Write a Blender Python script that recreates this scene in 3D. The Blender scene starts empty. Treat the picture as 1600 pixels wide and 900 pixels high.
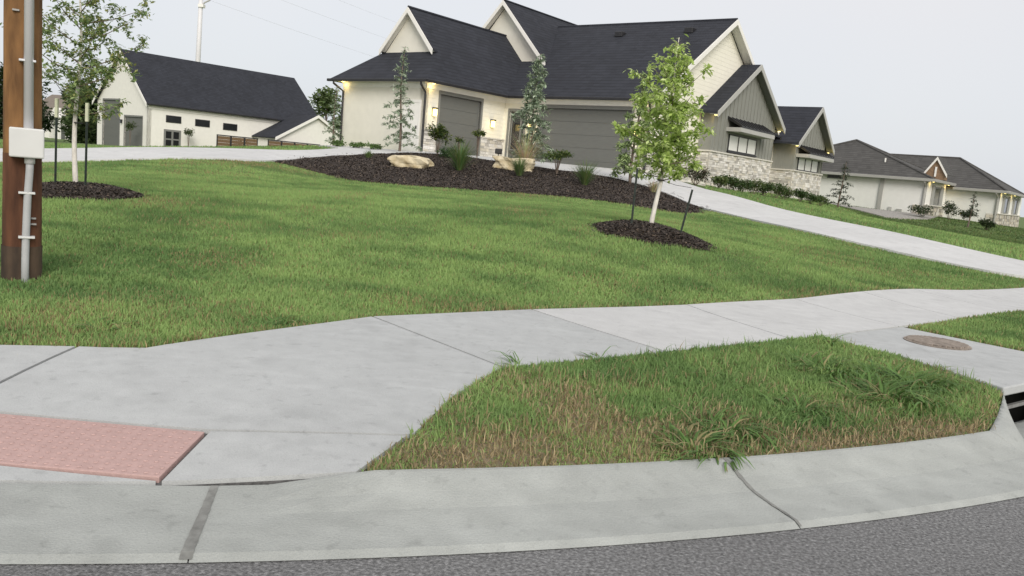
import bpy, bmesh, math, random
import numpy as np
from mathutils import Vector, Matrix
from mathutils.geometry import delaunay_2d_cdt

S = bpy.context.scene
COL = S.collection
random.seed(7)
RNG = np.random.default_rng(11)

# ------------------------------------------------------------------ camera
PITCH, ROLL = 0.141, 0.089
cam_data = bpy.data.cameras.new("camera")
cam_data.sensor_width = 36.0
cam_data.lens = 36.0 * 1280 / 1600
cam_data.clip_start = 0.05
cam_data.clip_end = 6000
cam = bpy.data.objects.new("camera", cam_data)
COL.objects.link(cam)
_F = Vector((0, math.cos(PITCH), -math.sin(PITCH)))
_U0 = Vector((0, math.sin(PITCH), math.cos(PITCH)))
_R = Vector((1, 0, 0)) * math.cos(ROLL) + _U0 * math.sin(ROLL)
_U = -Vector((1, 0, 0)) * math.sin(ROLL) + _U0 * math.cos(ROLL)
cam.matrix_world = Matrix(((_R.x, _U.x, -_F.x, 0), (_R.y, _U.y, -_F.y, 0),
                           (_R.z, _U.z, -_F.z, 1.5), (0, 0, 0, 1)))
S.camera = cam

# ------------------------------------------------------------------ sky, sun, exposure
SUN_EL, SUN_AZ = math.radians(14), math.radians(168)      # azimuth from +Y, clockwise: behind the camera
world = bpy.data.worlds.new("World")
S.world = world
world.use_nodes = True
wn, wl = world.node_tree.nodes, world.node_tree.links
wn.clear()
w_out = wn.new("ShaderNodeOutputWorld")
w_bg = wn.new("ShaderNodeBackground")
w_sky = wn.new("ShaderNodeTexSky")
w_sky.sky_type = 'NISHITA'
w_sky.sun_disc = False
w_sky.sun_elevation = SUN_EL
w_sky.sun_rotation = SUN_AZ
w_sky.air_density = 1.0
w_sky.dust_density = 2.5
w_sky.ozone_density = 1.5
# thin even high cloud over the whole dome, slightly warmer and brighter overhead than at the horizon
w_tc = wn.new("ShaderNodeTexCoord")
w_sep = wn.new("ShaderNodeSeparateXYZ")
w_noise = wn.new("ShaderNodeTexNoise")
w_noise.inputs['Scale'].default_value = 1.3
w_noise.inputs['Detail'].default_value = 3
w_add = wn.new("ShaderNodeMath")
w_add.operation = 'MULTIPLY_ADD'
w_add.inputs[1].default_value = 0.35
w_ramp = wn.new("ShaderNodeValToRGB")
w_ramp.color_ramp.elements[0].position = 0.12
w_ramp.color_ramp.elements[0].color = (6.9, 7.35, 8.1, 1)
w_ramp.color_ramp.elements[1].position = 0.5
w_ramp.color_ramp.elements[1].color = (8.5, 8.2, 8.2, 1)
w_mix = wn.new("ShaderNodeMixRGB")
w_mix.inputs['Fac'].default_value = 0.80
wl.new(w_tc.outputs['Generated'], w_noise.inputs['Vector'])
wl.new(w_tc.outputs['Generated'], w_sep.inputs['Vector'])
wl.new(w_noise.outputs['Fac'], w_add.inputs[0])
wl.new(w_sep.outputs['Z'], w_add.inputs[2])
wl.new(w_add.outputs[0], w_ramp.inputs['Fac'])
wl.new(w_sky.outputs['Color'], w_mix.inputs['Color1'])
wl.new(w_ramp.outputs['Color'], w_mix.inputs['Color2'])
wl.new(w_mix.outputs['Color'], w_bg.inputs['Color'])
w_bg.inputs['Strength'].default_value = 0.10
wl.new(w_bg.outputs['Background'], w_out.inputs['Surface'])

sun_data = bpy.data.lights.new("sun", 'SUN')
sun_data.energy = 2.1
sun_data.angle = math.radians(28)
sun_data.color = (1.0, 0.95, 0.88)
sun = bpy.data.objects.new("sun", sun_data)
COL.objects.link(sun)
_el = math.radians(32)
_sd = Vector((math.sin(SUN_AZ) * math.cos(_el), math.cos(SUN_AZ) * math.cos(_el), math.sin(_el)))
sun.rotation_euler = _sd.to_track_quat('Z', 'Y').to_euler()

S.view_settings.view_transform = 'Standard'
S.view_settings.look = 'None'
S.view_settings.exposure = 0.2
S.view_settings.gamma = 1.0
S.render.engine = 'CYCLES'
S.cycles.max_bounces = 6
S.cycles.transparent_max_bounces = 6

# ------------------------------------------------------------------ materials
MATS = {}


def mat(name, c, rough=0.8, var=0.12, scale=6.0, bump=0.0, bscale=None, spec=0.3, stretch=(1, 1, 1), attr=None,
        detail=5.0, trans=0.0, metal=0.0, c2=None, emit=None, big=0.0):
    m = bpy.data.materials.new(name)
    m.use_nodes = True
    n, l = m.node_tree.nodes, m.node_tree.links
    b = n['Principled BSDF']
    b.inputs['Roughness'].default_value = rough
    b.inputs['Specular IOR Level'].default_value = spec
    b.inputs['Metallic'].default_value = metal
    tc = n.new('ShaderNodeTexCoord')
    mp = n.new('ShaderNodeMapping')
    mp.inputs['Scale'].default_value = stretch
    l.new(tc.outputs['Object'], mp.inputs['Vector'])
    no = n.new('ShaderNodeTexNoise')
    no.inputs['Scale'].default_value = scale
    no.inputs['Detail'].default_value = detail
    l.new(mp.outputs['Vector'], no.inputs['Vector'])
    ramp = n.new('ShaderNodeValToRGB')
    ramp.color_ramp.elements[0].position = 0.3
    ramp.color_ramp.elements[1].position = 0.7
    ca = tuple(max(0, x * (1 - var)) for x in c)
    cb = c2 if c2 else tuple(min(1, x * (1 + var)) for x in c)
    ramp.color_ramp.elements[0].color = (*ca, 1)
    ramp.color_ramp.elements[1].color = (*cb, 1)
    l.new(no.outputs['Fac'], ramp.inputs['Fac'])
    col = ramp.outputs['Color']
    if big:
        nb = n.new('ShaderNodeTexNoise')
        nb.inputs['Scale'].default_value = 0.55
        nb.inputs['Detail'].default_value = 4
        l.new(tc.outputs['Object'], nb.inputs['Vector'])
        mr = n.new('ShaderNodeMapRange')
        mr.inputs['From Min'].default_value = 0.3
        mr.inputs['From Max'].default_value = 0.7
        mr.inputs['To Min'].default_value = 1 - big
        mr.inputs['To Max'].default_value = 1 + big
        l.new(nb.outputs['Fac'], mr.inputs['Value'])
        mx = n.new('ShaderNodeVectorMath')
        mx.operation = 'SCALE'
        l.new(col, mx.inputs[0])
        l.new(mr.outputs['Result'], mx.inputs['Scale'])
        col = mx.outputs['Vector']
    if attr:
        at = n.new('ShaderNodeAttribute')
        at.attribute_name = attr
        mx = n.new('ShaderNodeMixRGB')
        mx.blend_type = 'MULTIPLY'
        mx.inputs['Fac'].default_value = 1
        l.new(col, mx.inputs['Color1'])
        l.new(at.outputs['Color'], mx.inputs['Color2'])
        col = mx.outputs['Color']
    l.new(col, b.inputs['Base Color'])
    if trans:
        tr = n.new('ShaderNodeBsdfTranslucent')
        l.new(col, tr.inputs['Color'])
        ms = n.new('ShaderNodeMixShader')
        ms.inputs['Fac'].default_value = trans
        l.new(b.outputs['BSDF'], ms.inputs[1])
        l.new(tr.outputs['BSDF'], ms.inputs[2])
        l.new(ms.outputs['Shader'], n['Material Output'].inputs['Surface'])
    if bump:
        n2 = n.new('ShaderNodeTexNoise')
        n2.inputs['Scale'].default_value = bscale or scale * 4
        n2.inputs['Detail'].default_value = 4
        l.new(mp.outputs['Vector'], n2.inputs['Vector'])
        bp = n.new('ShaderNodeBump')
        bp.inputs['Strength'].default_value = bump
        bp.inputs['Distance'].default_value = 0.02
        l.new(n2.outputs['Fac'], bp.inputs['Height'])
        l.new(bp.outputs['Normal'], b.inputs['Normal'])
    if emit:
        b.inputs['Emission Color'].default_value = (*emit[:3], 1)
        b.inputs['Emission Strength'].default_value = emit[3]
    MATS[name] = m
    return m


def weather(m, fine=160.0, dark=0.84):
    """pits, grit and faint stains on a flat concrete colour"""
    n, l = m.node_tree.nodes, m.node_tree.links
    b = n['Principled BSDF']
    src = b.inputs['Base Color'].links[0].from_socket
    tc = n.new('ShaderNodeTexCoord')

    def layer(src, scale, lo, hi, val, stretch=(1, 1, 1), detail=6):
        mp = n.new('ShaderNodeMapping'); mp.inputs['Scale'].default_value = stretch
        l.new(tc.outputs['Object'], mp.inputs['Vector'])
        no = n.new('ShaderNodeTexNoise'); no.inputs['Scale'].default_value = scale; no.inputs['Detail'].default_value = detail
        l.new(mp.outputs['Vector'], no.inputs['Vector'])
        mr = n.new('ShaderNodeMapRange')
        mr.inputs['From Min'].default_value = lo; mr.inputs['From Max'].default_value = hi
        mr.inputs['To Min'].default_value = 1.0; mr.inputs['To Max'].default_value = val
        l.new(no.outputs['Fac'], mr.inputs['Value'])
        sc = n.new('ShaderNodeVectorMath'); sc.operation = 'SCALE'
        l.new(src, sc.inputs[0]); l.new(mr.outputs['Result'], sc.inputs['Scale'])
        return sc.outputs['Vector']
    src = layer(src, fine, .45, .75, dark)
    src = layer(src, 3.1, .55, .72, .90)
    src = layer(src, 14, .60, .72, .86)
    src = layer(src, 2.2, .52, .75, 1.08, (1, 3, 1))
    l.new(src, b.inputs['Base Color'])


def lap_bump(m, pitch, axis='Z', strength=0.6):
    """horizontal lap siding: saw-tooth bump along one object axis"""
    n, l = m.node_tree.nodes, m.node_tree.links
    tc = n.new('ShaderNodeTexCoord')
    sp = n.new('ShaderNodeSeparateXYZ')
    l.new(tc.outputs['Object'], sp.inputs['Vector'])
    d = n.new('ShaderNodeMath'); d.operation = 'DIVIDE'; d.inputs[1].default_value = pitch
    l.new(sp.outputs[axis], d.inputs[0])
    fr = n.new('ShaderNodeMath'); fr.operation = 'FRACT'
    l.new(d.outputs[0], fr.inputs[0])
    inv = n.new('ShaderNodeMath'); inv.operation = 'SUBTRACT'; inv.inputs[0].default_value = 1
    l.new(fr.outputs[0], inv.inputs[1])
    bp = n.new('ShaderNodeBump')
    bp.inputs['Strength'].default_value = strength
    bp.inputs['Distance'].default_value = 0.03
    l.new(inv.outputs[0], bp.inputs['Height'])
    l.new(bp.outputs['Normal'], n['Principled BSDF'].inputs['Normal'])


def shingle(name, c, row=0.11, tab=0.3, var=0.35):
    """asphalt shingles: rows by height, tabs of random tone"""
    m = bpy.data.materials.new(name)
    m.use_nodes = True
    n, l = m.node_tree.nodes, m.node_tree.links
    b = n['Principled BSDF']
    b.inputs['Roughness'].default_value = 0.85
    b.inputs['Specular IOR Level'].default_value = 0.25
    tc = n.new('ShaderNodeTexCoord')
    sp = n.new('ShaderNodeSeparateXYZ')
    l.new(tc.outputs['Object'], sp.inputs['Vector'])

    def mth(op, a, bb=None):
        k = n.new('ShaderNodeMath'); k.operation = op
        for i, x in enumerate((a, bb)):
            if x is None:
                continue
            if isinstance(x, (int, float)):
                k.inputs[i].default_value = x
            else:
                l.new(x, k.inputs[i])
        return k.outputs[0]
    rz = mth('DIVIDE', sp.outputs['Z'], row)
    fz = mth('FLOOR', rz)
    off = mth('MULTIPLY', fz, 0.377)
    wn1 = n.new('ShaderNodeTexWhiteNoise'); wn1.noise_dimensions = '3D'
    cx = mth('FLOOR', mth('ADD', mth('DIVIDE', sp.outputs['X'], tab), off))
    cy = mth('FLOOR', mth('ADD', mth('DIVIDE', sp.outputs['Y'], tab), off))
    cb = n.new('ShaderNodeCombineXYZ')
    l.new(cx, cb.inputs[0]); l.new(cy, cb.inputs[1]); l.new(fz, cb.inputs[2])
    l.new(cb.outputs[0], wn1.inputs['Vector'])
    big = n.new('ShaderNodeTexNoise'); big.inputs['Scale'].default_value = 0.6; big.inputs['Detail'].default_value = 4
    l.new(tc.outputs['Object'], big.inputs['Vector'])
    v = mth('ADD', mth('MULTIPLY', wn1.outputs['Value'], var), mth('MULTIPLY', big.outputs['Fac'], 0.5))
    v = mth('ADD', v, 1 - var / 2 - 0.25)
    sc = n.new('ShaderNodeVectorMath'); sc.operation = 'SCALE'
    sc.inputs[0].default_value = c
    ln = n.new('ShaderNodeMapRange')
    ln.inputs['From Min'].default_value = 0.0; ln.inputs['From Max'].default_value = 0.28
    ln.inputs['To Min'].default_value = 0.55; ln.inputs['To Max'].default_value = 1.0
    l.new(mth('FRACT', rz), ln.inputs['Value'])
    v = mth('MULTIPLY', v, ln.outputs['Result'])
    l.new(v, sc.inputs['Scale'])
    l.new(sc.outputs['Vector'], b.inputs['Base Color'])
    saw = mth('SUBTRACT', 1, mth('FRACT', rz))
    h = mth('ADD', saw, mth('MULTIPLY', wn1.outputs['Value'], 0.5))
    bp = n.new('ShaderNodeBump'); bp.inputs['Strength'].default_value = 0.5; bp.inputs['Distance'].default_value = 0.02
    l.new(h, bp.inputs['Height'])
    l.new(bp.outputs['Normal'], b.inputs['Normal'])
    MATS[name] = m
    return m


mat('asphalt', (0.175, 0.178, 0.18), 0.9, 0.45, 60, 1.0, 90, detail=8, big=0.12)
mat('concrete', (0.43, 0.448, 0.45), 0.85, 0.05, 9, 0.15, 120, big=0.06)
mat('concrete_new', (0.52, 0.53, 0.53), 0.85, 0.05, 7, 0.12, 120, big=0.05)
mat('concrete_gutter', (0.355, 0.375, 0.36), 0.85, 0.08, 5, 0.3, 90, big=0.10)
mat('concrete_drive', (0.56, 0.57, 0.57), 0.85, 0.05, 3, 0.12, 60, big=0.05)
for _m in ('concrete', 'concrete_new', 'concrete_gutter'):
    weather(MATS[_m])
weather(MATS['concrete_drive'], 60, .85)
weather(MATS['asphalt'], 55, 1.7)
mat('crack_fill', (0.10, 0.10, 0.10), 0.9, 0.4, 40)
mat('joint_stain', (0.20, 0.205, 0.195), 0.9, 0.25, 25)
mat('scuff', (0.42, 0.43, 0.42), 0.9, 0.15, 25)
mat('tactile', (0.44, 0.305, 0.285), 0.8, 0.08, 30, 0.2, 100, big=0.05)
mat('soil', (0.10, 0.15, 0.05), 0.95, 0.3, 5, 0.6, 30, c2=(0.15, 0.22, 0.07))
mat('soil_dry', (0.22, 0.18, 0.12), 0.95, 0.3, 9, 0.8, 40)
mat('blade', (1, 1, 1), 0.6, 0.0, 1, attr='col', trans=0.3, spec=0.2)
mat('mulch', (0.05, 0.038, 0.031), 0.95, 0.5, 14, 1.0, 30)
mat('chip', (1, 1, 1), 0.9, 0.15, 30, attr='col')
mat('gravel', (0.30, 0.29, 0.27), 0.95, 0.4, 12, 0.8, 20)
mat('stucco', (0.74, 0.72, 0.64), 0.85, 0.03, 3, 0.1, 60)
mat('siding', (0.78, 0.76, 0.66), 0.75, 0.03, 4)
lap_bump(MATS['siding'], 0.19)
mat('soffit', (0.72, 0.69, 0.58), 0.8, 0.03, 4)
mat('trim_white', (0.80, 0.79, 0.75), 0.6, 0.03, 4)
mat('barn_white', (0.78, 0.77, 0.72), 0.8, 0.03, 3, 0.1, 50)
mat('grey_door', (0.14, 0.145, 0.135), 0.6, 0.05, 3, stretch=(1, 1, 6))
mat('grey_siding', (0.24, 0.245, 0.222), 0.75, 0.06, 4, stretch=(3, 3, 0.6))
mat('grey_trim', (0.20, 0.205, 0.195), 0.6, 0.05, 4)
mat('pale_grey_trim', (0.42, 0.42, 0.40), 0.6, 0.04, 4)
mat('black_metal', (0.018, 0.018, 0.02), 0.45, 0.2, 5, spec=0.5)
mat('steel', (0.30, 0.30, 0.29), 0.5, 0.2, 12, metal=0.5)
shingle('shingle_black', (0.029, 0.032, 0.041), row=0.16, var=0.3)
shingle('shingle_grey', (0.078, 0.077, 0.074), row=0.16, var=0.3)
mat('rh_wall', (0.68, 0.685, 0.66), 0.85, 0.03, 3, 0.1, 50)
mat('rh_trim', (0.33, 0.33, 0.31), 0.6, 0.03, 4)
mat('stone', (1, 1, 1), 0.9, 0.14, 12, 0.8, 30, attr='col')
mat('mortar', (0.42, 0.40, 0.36), 0.95, 0.1, 20)
mat('cap_stone', (0.62, 0.60, 0.54), 0.85, 0.06, 9)
mat('glass_dark', (0.02, 0.022, 0.024), 0.06, 0.1, 2, spec=0.6)
mat('pane_white', (0.80, 0.80, 0.75), 0.25, 0.03, 6, spec=0.6)  # window panes in one even near-white colour
mat('lamp_glow', (1.0, 0.85, 0.5), 0.5, 0, 1, emit=(1.0, 0.78, 0.26, 2.2))
mat('soffit_glow', (1.0, 0.85, 0.5), 0.5, 0, 1, emit=(1.0, 0.80, 0.28, 2.2))
mat('pole_wood', (0.12, 0.055, 0.025), 0.85, 0.6, 7, 0.6, 18, stretch=(1, 1, 0.22), c2=(0.31, 0.165, 0.065), detail=8, big=.3)
mat('pole_wood_dark', (0.08, 0.034, 0.02), 0.85, 0.5, 7, 0.6, 18, stretch=(1, 1, 0.2), c2=(0.17, 0.075, 0.04), detail=8, big=.3)
mat('pole_tar', (0.045, 0.035, 0.03), 0.9, 0.4, 6, 0.5, 18, stretch=(1, 1, 0.3), c2=(0.11, 0.075, 0.05))
mat('pvc', (0.66, 0.66, 0.68), 0.45, 0.05, 4, stretch=(1, 1, 0.4), spec=0.4)
mat('pvc_grey', (0.40, 0.41, 0.42), 0.5, 0.08, 6, spec=0.4)
mat('box_grey', (0.60, 0.61, 0.60), 0.5, 0.04, 4, spec=0.4)
mat('bark_pale', (0.66, 0.63, 0.58), 0.9, 0.15, 20, 0.4, 40, stretch=(1, 1, 0.4))
mat('bark', (0.17, 0.135, 0.11), 0.95, 0.35, 18, 0.6, 40, stretch=(1, 1, 0.3))
mat('leaf', (1, 1, 1), 0.55, 0.0, 1, attr='col', trans=0.45, spec=0.25)
mat('needle', (1, 1, 1), 0.6, 0.0, 1, attr='col', trans=0.2)
mat('stake', (0.025, 0.035, 0.03), 0.6, 0.3, 20)
mat('stake_cap', (0.55, 0.57, 0.42), 0.7, 0.1, 10)
mat('strap', (0.03, 0.03, 0.03), 0.8, 0.1, 10)
mat('boulder', (0.56, 0.45, 0.26), 0.9, 0.3, 3.5, 0.8, 9, c2=(0.66, 0.60, 0.45))
mat('fence_brown', (0.16, 0.105, 0.06), 0.85, 0.2, 5, stretch=(1, 1, 6))
mat('iron', (0.30, 0.26, 0.225), 0.85, 0.3, 20)
mat('dark_hole', (0.012, 0.013, 0.012), 0.9, 0.3, 5)
mat('far_roof', (0.19, 0.165, 0.14), 0.9, 0.1, 3)
mat('timber', (0.24, 0.16, 0.10), 0.8, 0.2, 8)


# ------------------------------------------------------------------ mesh helpers
class MB:
    def __init__(s):
        s.v, s.f, s.c = [], [], []

    def add(s, vs, fs, col=None):
        o = len(s.v)
        s.v += [tuple(p) for p in vs]
        s.f += [tuple(i + o for i in f) for f in fs]
        if col is not None:
            s.c += [col] * len(vs)

    def box(s, x0, x1, y0, y1, z0, z1, col=None):
        s.add([(x0, y0, z0), (x1, y0, z0), (x1, y1, z0), (x0, y1, z0), (x0, y0, z1), (x1, y0, z1), (x1, y1, z1), (x0, y1, z1)],
              [(0, 3, 2, 1), (4, 5, 6, 7), (0, 1, 5, 4), (1, 2, 6, 5), (2, 3, 7, 6), (3, 0, 4, 7)], col)
        return s

    def slab(s, poly, thick):
        """polygon with thickness straight down"""
        n = len(poly)
        s.add(list(poly) + [(p[0], p[1], p[2] - thick) for p in poly],
              [tuple(range(n)), tuple(range(2 * n - 1, n - 1, -1))] + [(i, n + i, n + (i + 1) % n, (i + 1) % n) for i in range(n)])
        return s

    def prism(s, poly, d):
        """polygon swept by vector d"""
        n = len(poly)
        s.add(list(poly) + [(p[0] + d[0], p[1] + d[1], p[2] + d[2]) for p in poly],
              [tuple(range(n)), tuple(range(2 * n - 1, n - 1, -1))] + [(i, n + i, n + (i + 1) % n, (i + 1) % n) for i in range(n)])
        return s

    def beam(s, a, b, w, h, up=(0, 0, 1)):
        a, b = Vector(a), Vector(b)
        d = (b - a).normalized()
        sd = d.cross(Vector(up)).normalized()
        u = sd.cross(d).normalized()
        vs = []
        for p in (a, b):
            for i, j in ((-1, -1), (1, -1), (1, 1), (-1, 1)):
                vs.append(p + sd * (i * w / 2) + u * (j * h / 2))
        s.add(vs, [(3, 2, 1, 0), (4, 5, 6, 7), (0, 1, 5, 4), (1, 2, 6, 5), (2, 3, 7, 6), (3, 0, 4, 7)])
        return s

    def tube(s, pts, rads, n=8, col=None, cap=True):
        pts = [Vector(p) for p in pts]
        if isinstance(rads, (int, float)):
            rads = [rads] * len(pts)
        vs, fs = [], []
        ref = Vector((0.31, 0.95, 0.05))
        for i, p in enumerate(pts):
            d = (pts[min(i + 1, len(pts) - 1)] - pts[max(i - 1, 0)]).normalized()
            if abs(d.dot(ref)) > 0.95:
                ref = Vector((0.9, -0.2, 0.35))
            a = d.cross(ref).normalized()
            b = d.cross(a)
            for k in range(n):
                t = 2 * math.pi * k / n
                vs.append(p + (a * math.cos(t) + b * math.sin(t)) * rads[i])
        for i in range(len(pts) - 1):
            for k in range(n):
                fs.append((i * n + k, i * n + (k + 1) % n, (i + 1) * n + (k + 1) % n, (i + 1) * n + k))
        if cap:
            fs.append(tuple(range(n)))
            fs.append(tuple(range(len(pts) * n - 1, (len(pts) - 1) * n - 1, -1)))
        s.add(vs, fs, col)
        return s

    def build(s, name, m, parent=None, smooth=False, bevel=0.0, loc=None):
        me = bpy.data.meshes.new(name)
        me.from_pydata(s.v, [], s.f)
        if s.c:
            ca = me.color_attributes.new('col', 'FLOAT_COLOR', 'POINT')
            ca.data.foreach_set('color', np.array([(*c[:3], 1) for c in s.c], np.float32).ravel())
        bm = bmesh.new()
        bm.from_mesh(me)
        if not s.c:
            bmesh.ops.recalc_face_normals(bm, faces=bm.faces)
        bm.to_mesh(me)
        bm.free()
        if smooth:
            me.polygons.foreach_set('use_smooth', [True] * len(me.polygons))
        me.materials.append(MATS[m])
        o = bpy.data.objects.new(name, me)
        COL.objects.link(o)
        if parent:
            o.parent = parent
        if loc is not None:
            o.location = loc
        if bevel:
            bv = o.modifiers.new('bevel', 'BEVEL')
            bv.width = bevel
            bv.segments = 2
            bv.limit_method = 'ANGLE'
        return o


def tag(o, label=None, cat=None, group=None, kind=None):
    if label:
        o['label'] = label
    if cat:
        o['category'] = cat
    if group:
        o['group'] = group
    if kind:
        o['kind'] = kind
    return o


def thing(name, label, cat, loc=(0, 0, 0), rz=0.0, group=None):
    o = bpy.data.objects.new(name, None)
    o.empty_display_size = 0.2
    COL.objects.link(o)
    o.location = loc
    o.rotation_euler = (0, 0, rz)
    return tag(o, label, cat, group)


def fast_mesh(name, V, T, C, m, parent=None):
    """numpy arrays: V (n,3), T (m,3), C (n,3)"""
    me = bpy.data.meshes.new(name)
    me.vertices.add(len(V))
    me.vertices.foreach_set('co', np.asarray(V, np.float32).ravel())
    me.loops.add(len(T) * 3)
    me.loops.foreach_set('vertex_index', np.asarray(T, np.int32).ravel())
    me.polygons.add(len(T))
    me.polygons.foreach_set('loop_start', np.arange(0, len(T) * 3, 3, dtype=np.int32))
    me.update(calc_edges=True)
    ca = me.color_attributes.new('col', 'FLOAT_COLOR', 'POINT')
    ca.data.foreach_set('color', np.concatenate([C, np.ones((len(C), 1))], 1).astype(np.float32).ravel())
    me.materials.append(MATS[m])
    o = bpy.data.objects.new(name, me)
    COL.objects.link(o)
    if parent:
        o.parent = parent
    return o


# ------------------------------------------------------------------ terrain
CC = (-4.4, 17.4)            # centre of the rounded street corner
R_ROAD, R_BACK = 15.0, 14.40
A_R, A_L = math.radians(-51.4), math.radians(-141.4)


def inside_dist(x, y):
    """distance inside the back of the kerb, negative on the road"""
    x, y = np.asarray(x, float) - CC[0], np.asarray(y, float) - CC[1]
    ph = np.arctan2(y, x)
    r = np.hypot(x, y)
    dr = x * math.cos(A_R) + y * math.sin(A_R)
    dl = x * math.cos(A_L) + y * math.sin(A_L)
    arc = (ph > A_L) & (ph < A_R)
    return R_BACK - np.where(arc, r, np.maximum(dr, dl))


def kerb_pt(phi, r):
    """point of the kerb line family; phi in degrees, continues straight past the arc"""
    a = math.radians(phi)
    if a > A_R:
        s = (a - A_R) * R_ROAD
        return (CC[0] + r * math.cos(A_R) - s * math.sin(A_R), CC[1] + r * math.sin(A_R) + s * math.cos(A_R))
    if a < A_L:
        s = (a - A_L) * R_ROAD
        return (CC[0] + r * math.cos(A_L) - s * math.sin(A_L), CC[1] + r * math.sin(A_L) + s * math.cos(A_L))
    return (CC[0] + r * math.cos(a), CC[1] + r * math.sin(a))


DRV_NEAR_L = [(-14.58, 23.0, 0.5), (-11.71, 24.5, 0.84), (-9.42, 25.0, 1.07), (-8.3, 25.7, 1.11), (-7.95, 26.7, 1.16)]
DRV_FAR_L = [(-17.75, 28.0, 0.71), (-13.87, 29.0, 1.12), (-9.69, 30.4, 1.45), (-8.3, 31.6, 1.57), (-7.6, 34.0, 1.78)]
MULCH_TOP = [(-7.95, 26.7, 1.16), (-7.0, 30.6, 1.49), (-5.39, 31.8, 1.71), (-3.91, 32.0, 1.87), (-1.45, 32.3, 1.85), (0.45, 31.8, 1.71), (2.87, 30.0, 1.62), (3.8, 29.0, 1.48), (4.72, 27.5, 1.26), (5.53, 25.5, 0.91)]
MULCH_BOT = [(-7.9, 26.4, 1.13), (-6.56, 26.0, 0.98), (-5.38, 25.3, 0.81), (-3.37, 25.0, 0.82), (-1.04, 25.0, 0.87), (1.65, 24.5, 0.91), (3.43, 23.5, 0.84), (4.44, 23.0, 0.77), (5.12, 23.5, 0.81)]
DRV_NEAR_R = [(5.74, 24.6, 0.87), (6.88, 20.5, 0.68), (8.98, 18.0, 0.4), (10.4, 16.45, 0.27)]
DRV_FAR_R = [(6.95, 31.5, 1.46), (7.54, 30.0, 1.34), (8.65, 26.0, 0.98), (10.46, 23.0, 0.74), (12.37, 20.0, 0.41), (13.9, 18.2, 0.27)]
CTRL = DRV_NEAR_L + DRV_FAR_L + MULCH_TOP[1:] + MULCH_BOT + DRV_NEAR_R + DRV_FAR_R + [
    # kerb back, ramp, pavement
    (-0.5, 3.5, .11), (.15, 3.76, .12), (1.04, 4.12, .12), (2.59, 5.0, .12), (3.4, 5.8, .14), (-1.4, 3.31, .05), (-2.1, 3.18, .05),
    (-3, 3.05, .05), (-5, 3.0, .08), (-1.41, 3.83, .13), (-2.66, 3.83, .13), (-.45, 4.0, .13), (-.01, 5.53, .165),
    (1.3, 6.5, .17), (2.65, 7.67, .17), (4.3, 9.1, .17), (7.3, 11.6, .18), (11, 14.5, .18), (5.9, 7.2, .16), (9.5, 10.2, .15), (14, 14, .15),
    (-2.3, 5.1, .19), (-1.15, 6.75, .2), (.2, 7.8, .2), (1.31, 8.89, .2), (3.62, 10.67, .2), (7.43, 13.65, .2), (9.46, 15.17, .2),
    (-3.08, 4.86, .19), (-5, 4.3, .18), (-8, 5.5, .18), (-12, 8, .2), (-16, 14, .3), (-18, 20, .45),
    (-4.3, 7.05, .2), (-7.04, 13.0, .57), (2.25, 13.6, .72),
    # house platform
    (5.02, 34.73, 1.9), (-1.07, 39.4, 1.97), (-4.33, 35.07, 1.95), (-8.47, 38.2, 1.93), (8.47, 38.3, 1.6), (13.1, 44.4, 1.55), (17.5, 49.1, 1.35),
    (5, 45, 1.8), (-5, 48, 1.8),
    # barn and beyond
    (-34.5, 75.9, .75), (-22.4, 90.1, .9), (-42.7, 82.7, .5), (-16, 36, 1.05), (-11, 43, 1.3), (-22, 42, .85), (-20, 50, .9), (-28, 60, .75), (-14, 62, 1.0), (-40, 50, .3), (-60, 90, -.2), (-20, 110, 1),
    # plot on the right
    (22.8, 50, .6), (21.3, 45, .5), (21.5, 35, .3), (29.3, 56, .85), (18, 45, .85), (15, 38, .95), (12.5, 34, 1.1), (16, 26, .5), (40, 50, .2), (35, 30, .1), (45, 75, .5), (20, 80, 1.0), (26, 22, .12)]
_P = np.array(CTRL)
_SC = 10.0


def _k(r2):
    return np.where(r2 > 1e-12, 0.5 * r2 * np.log(np.maximum(r2, 1e-12)), 0.0)


def _solve():
    X = _P[:, :2] / _SC
    n = len(X)
    K = _k(((X[:, None] - X[None]) ** 2).sum(-1)) + np.eye(n) * 2e-3
    Q = np.concatenate([np.ones((n, 1)), X], 1)
    A = np.zeros((n + 3, n + 3))
    A[:n, :n] = K
    A[:n, n:] = Q
    A[n:, :n] = Q.T
    return np.linalg.solve(A, np.concatenate([_P[:, 2], np.zeros(3)]))


_W = _solve()


def ground(x, y):
    """smooth terrain height"""
    x, y = np.atleast_1d(np.asarray(x, float)), np.atleast_1d(np.asarray(y, float))
    q = np.stack([x, y], -1).reshape(-1, 2) / _SC
    out = np.empty(len(q))
    X = _P[:, :2] / _SC
    for i in range(0, len(q), 20000):
        b = q[i:i + 20000]
        K = _k(((b[:, None] - X[None]) ** 2).sum(-1))
        out[i:i + 20000] = K @ _W[:len(X)] + _W[-3] + b @ _W[-2:]
    out = out.reshape(x.shape)
    d = np.hypot(x, y - 30)
    t = np.clip((d - 70) / 50, 0, 1)
    t = t * t * (3 - 2 * t)
    return out * (1 - t) + 0.4 * t


def gz(x, y):
    return float(ground(x, y)[0])


def in_poly(x, y, poly):
    x, y = np.asarray(x), np.asarray(y)
    r = np.zeros(x.shape, bool)
    n = len(poly)
    j = n - 1
    for i in range(n):
        xi, yi, xj, yj = poly[i][0], poly[i][1], poly[j][0], poly[j][1]
        c = ((yi > y) != (yj > y)) & (x < (xj - xi) * (y - yi) / (yj - yi + 1e-12) + xi)
        r ^= c
        j = i
    return r


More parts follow.
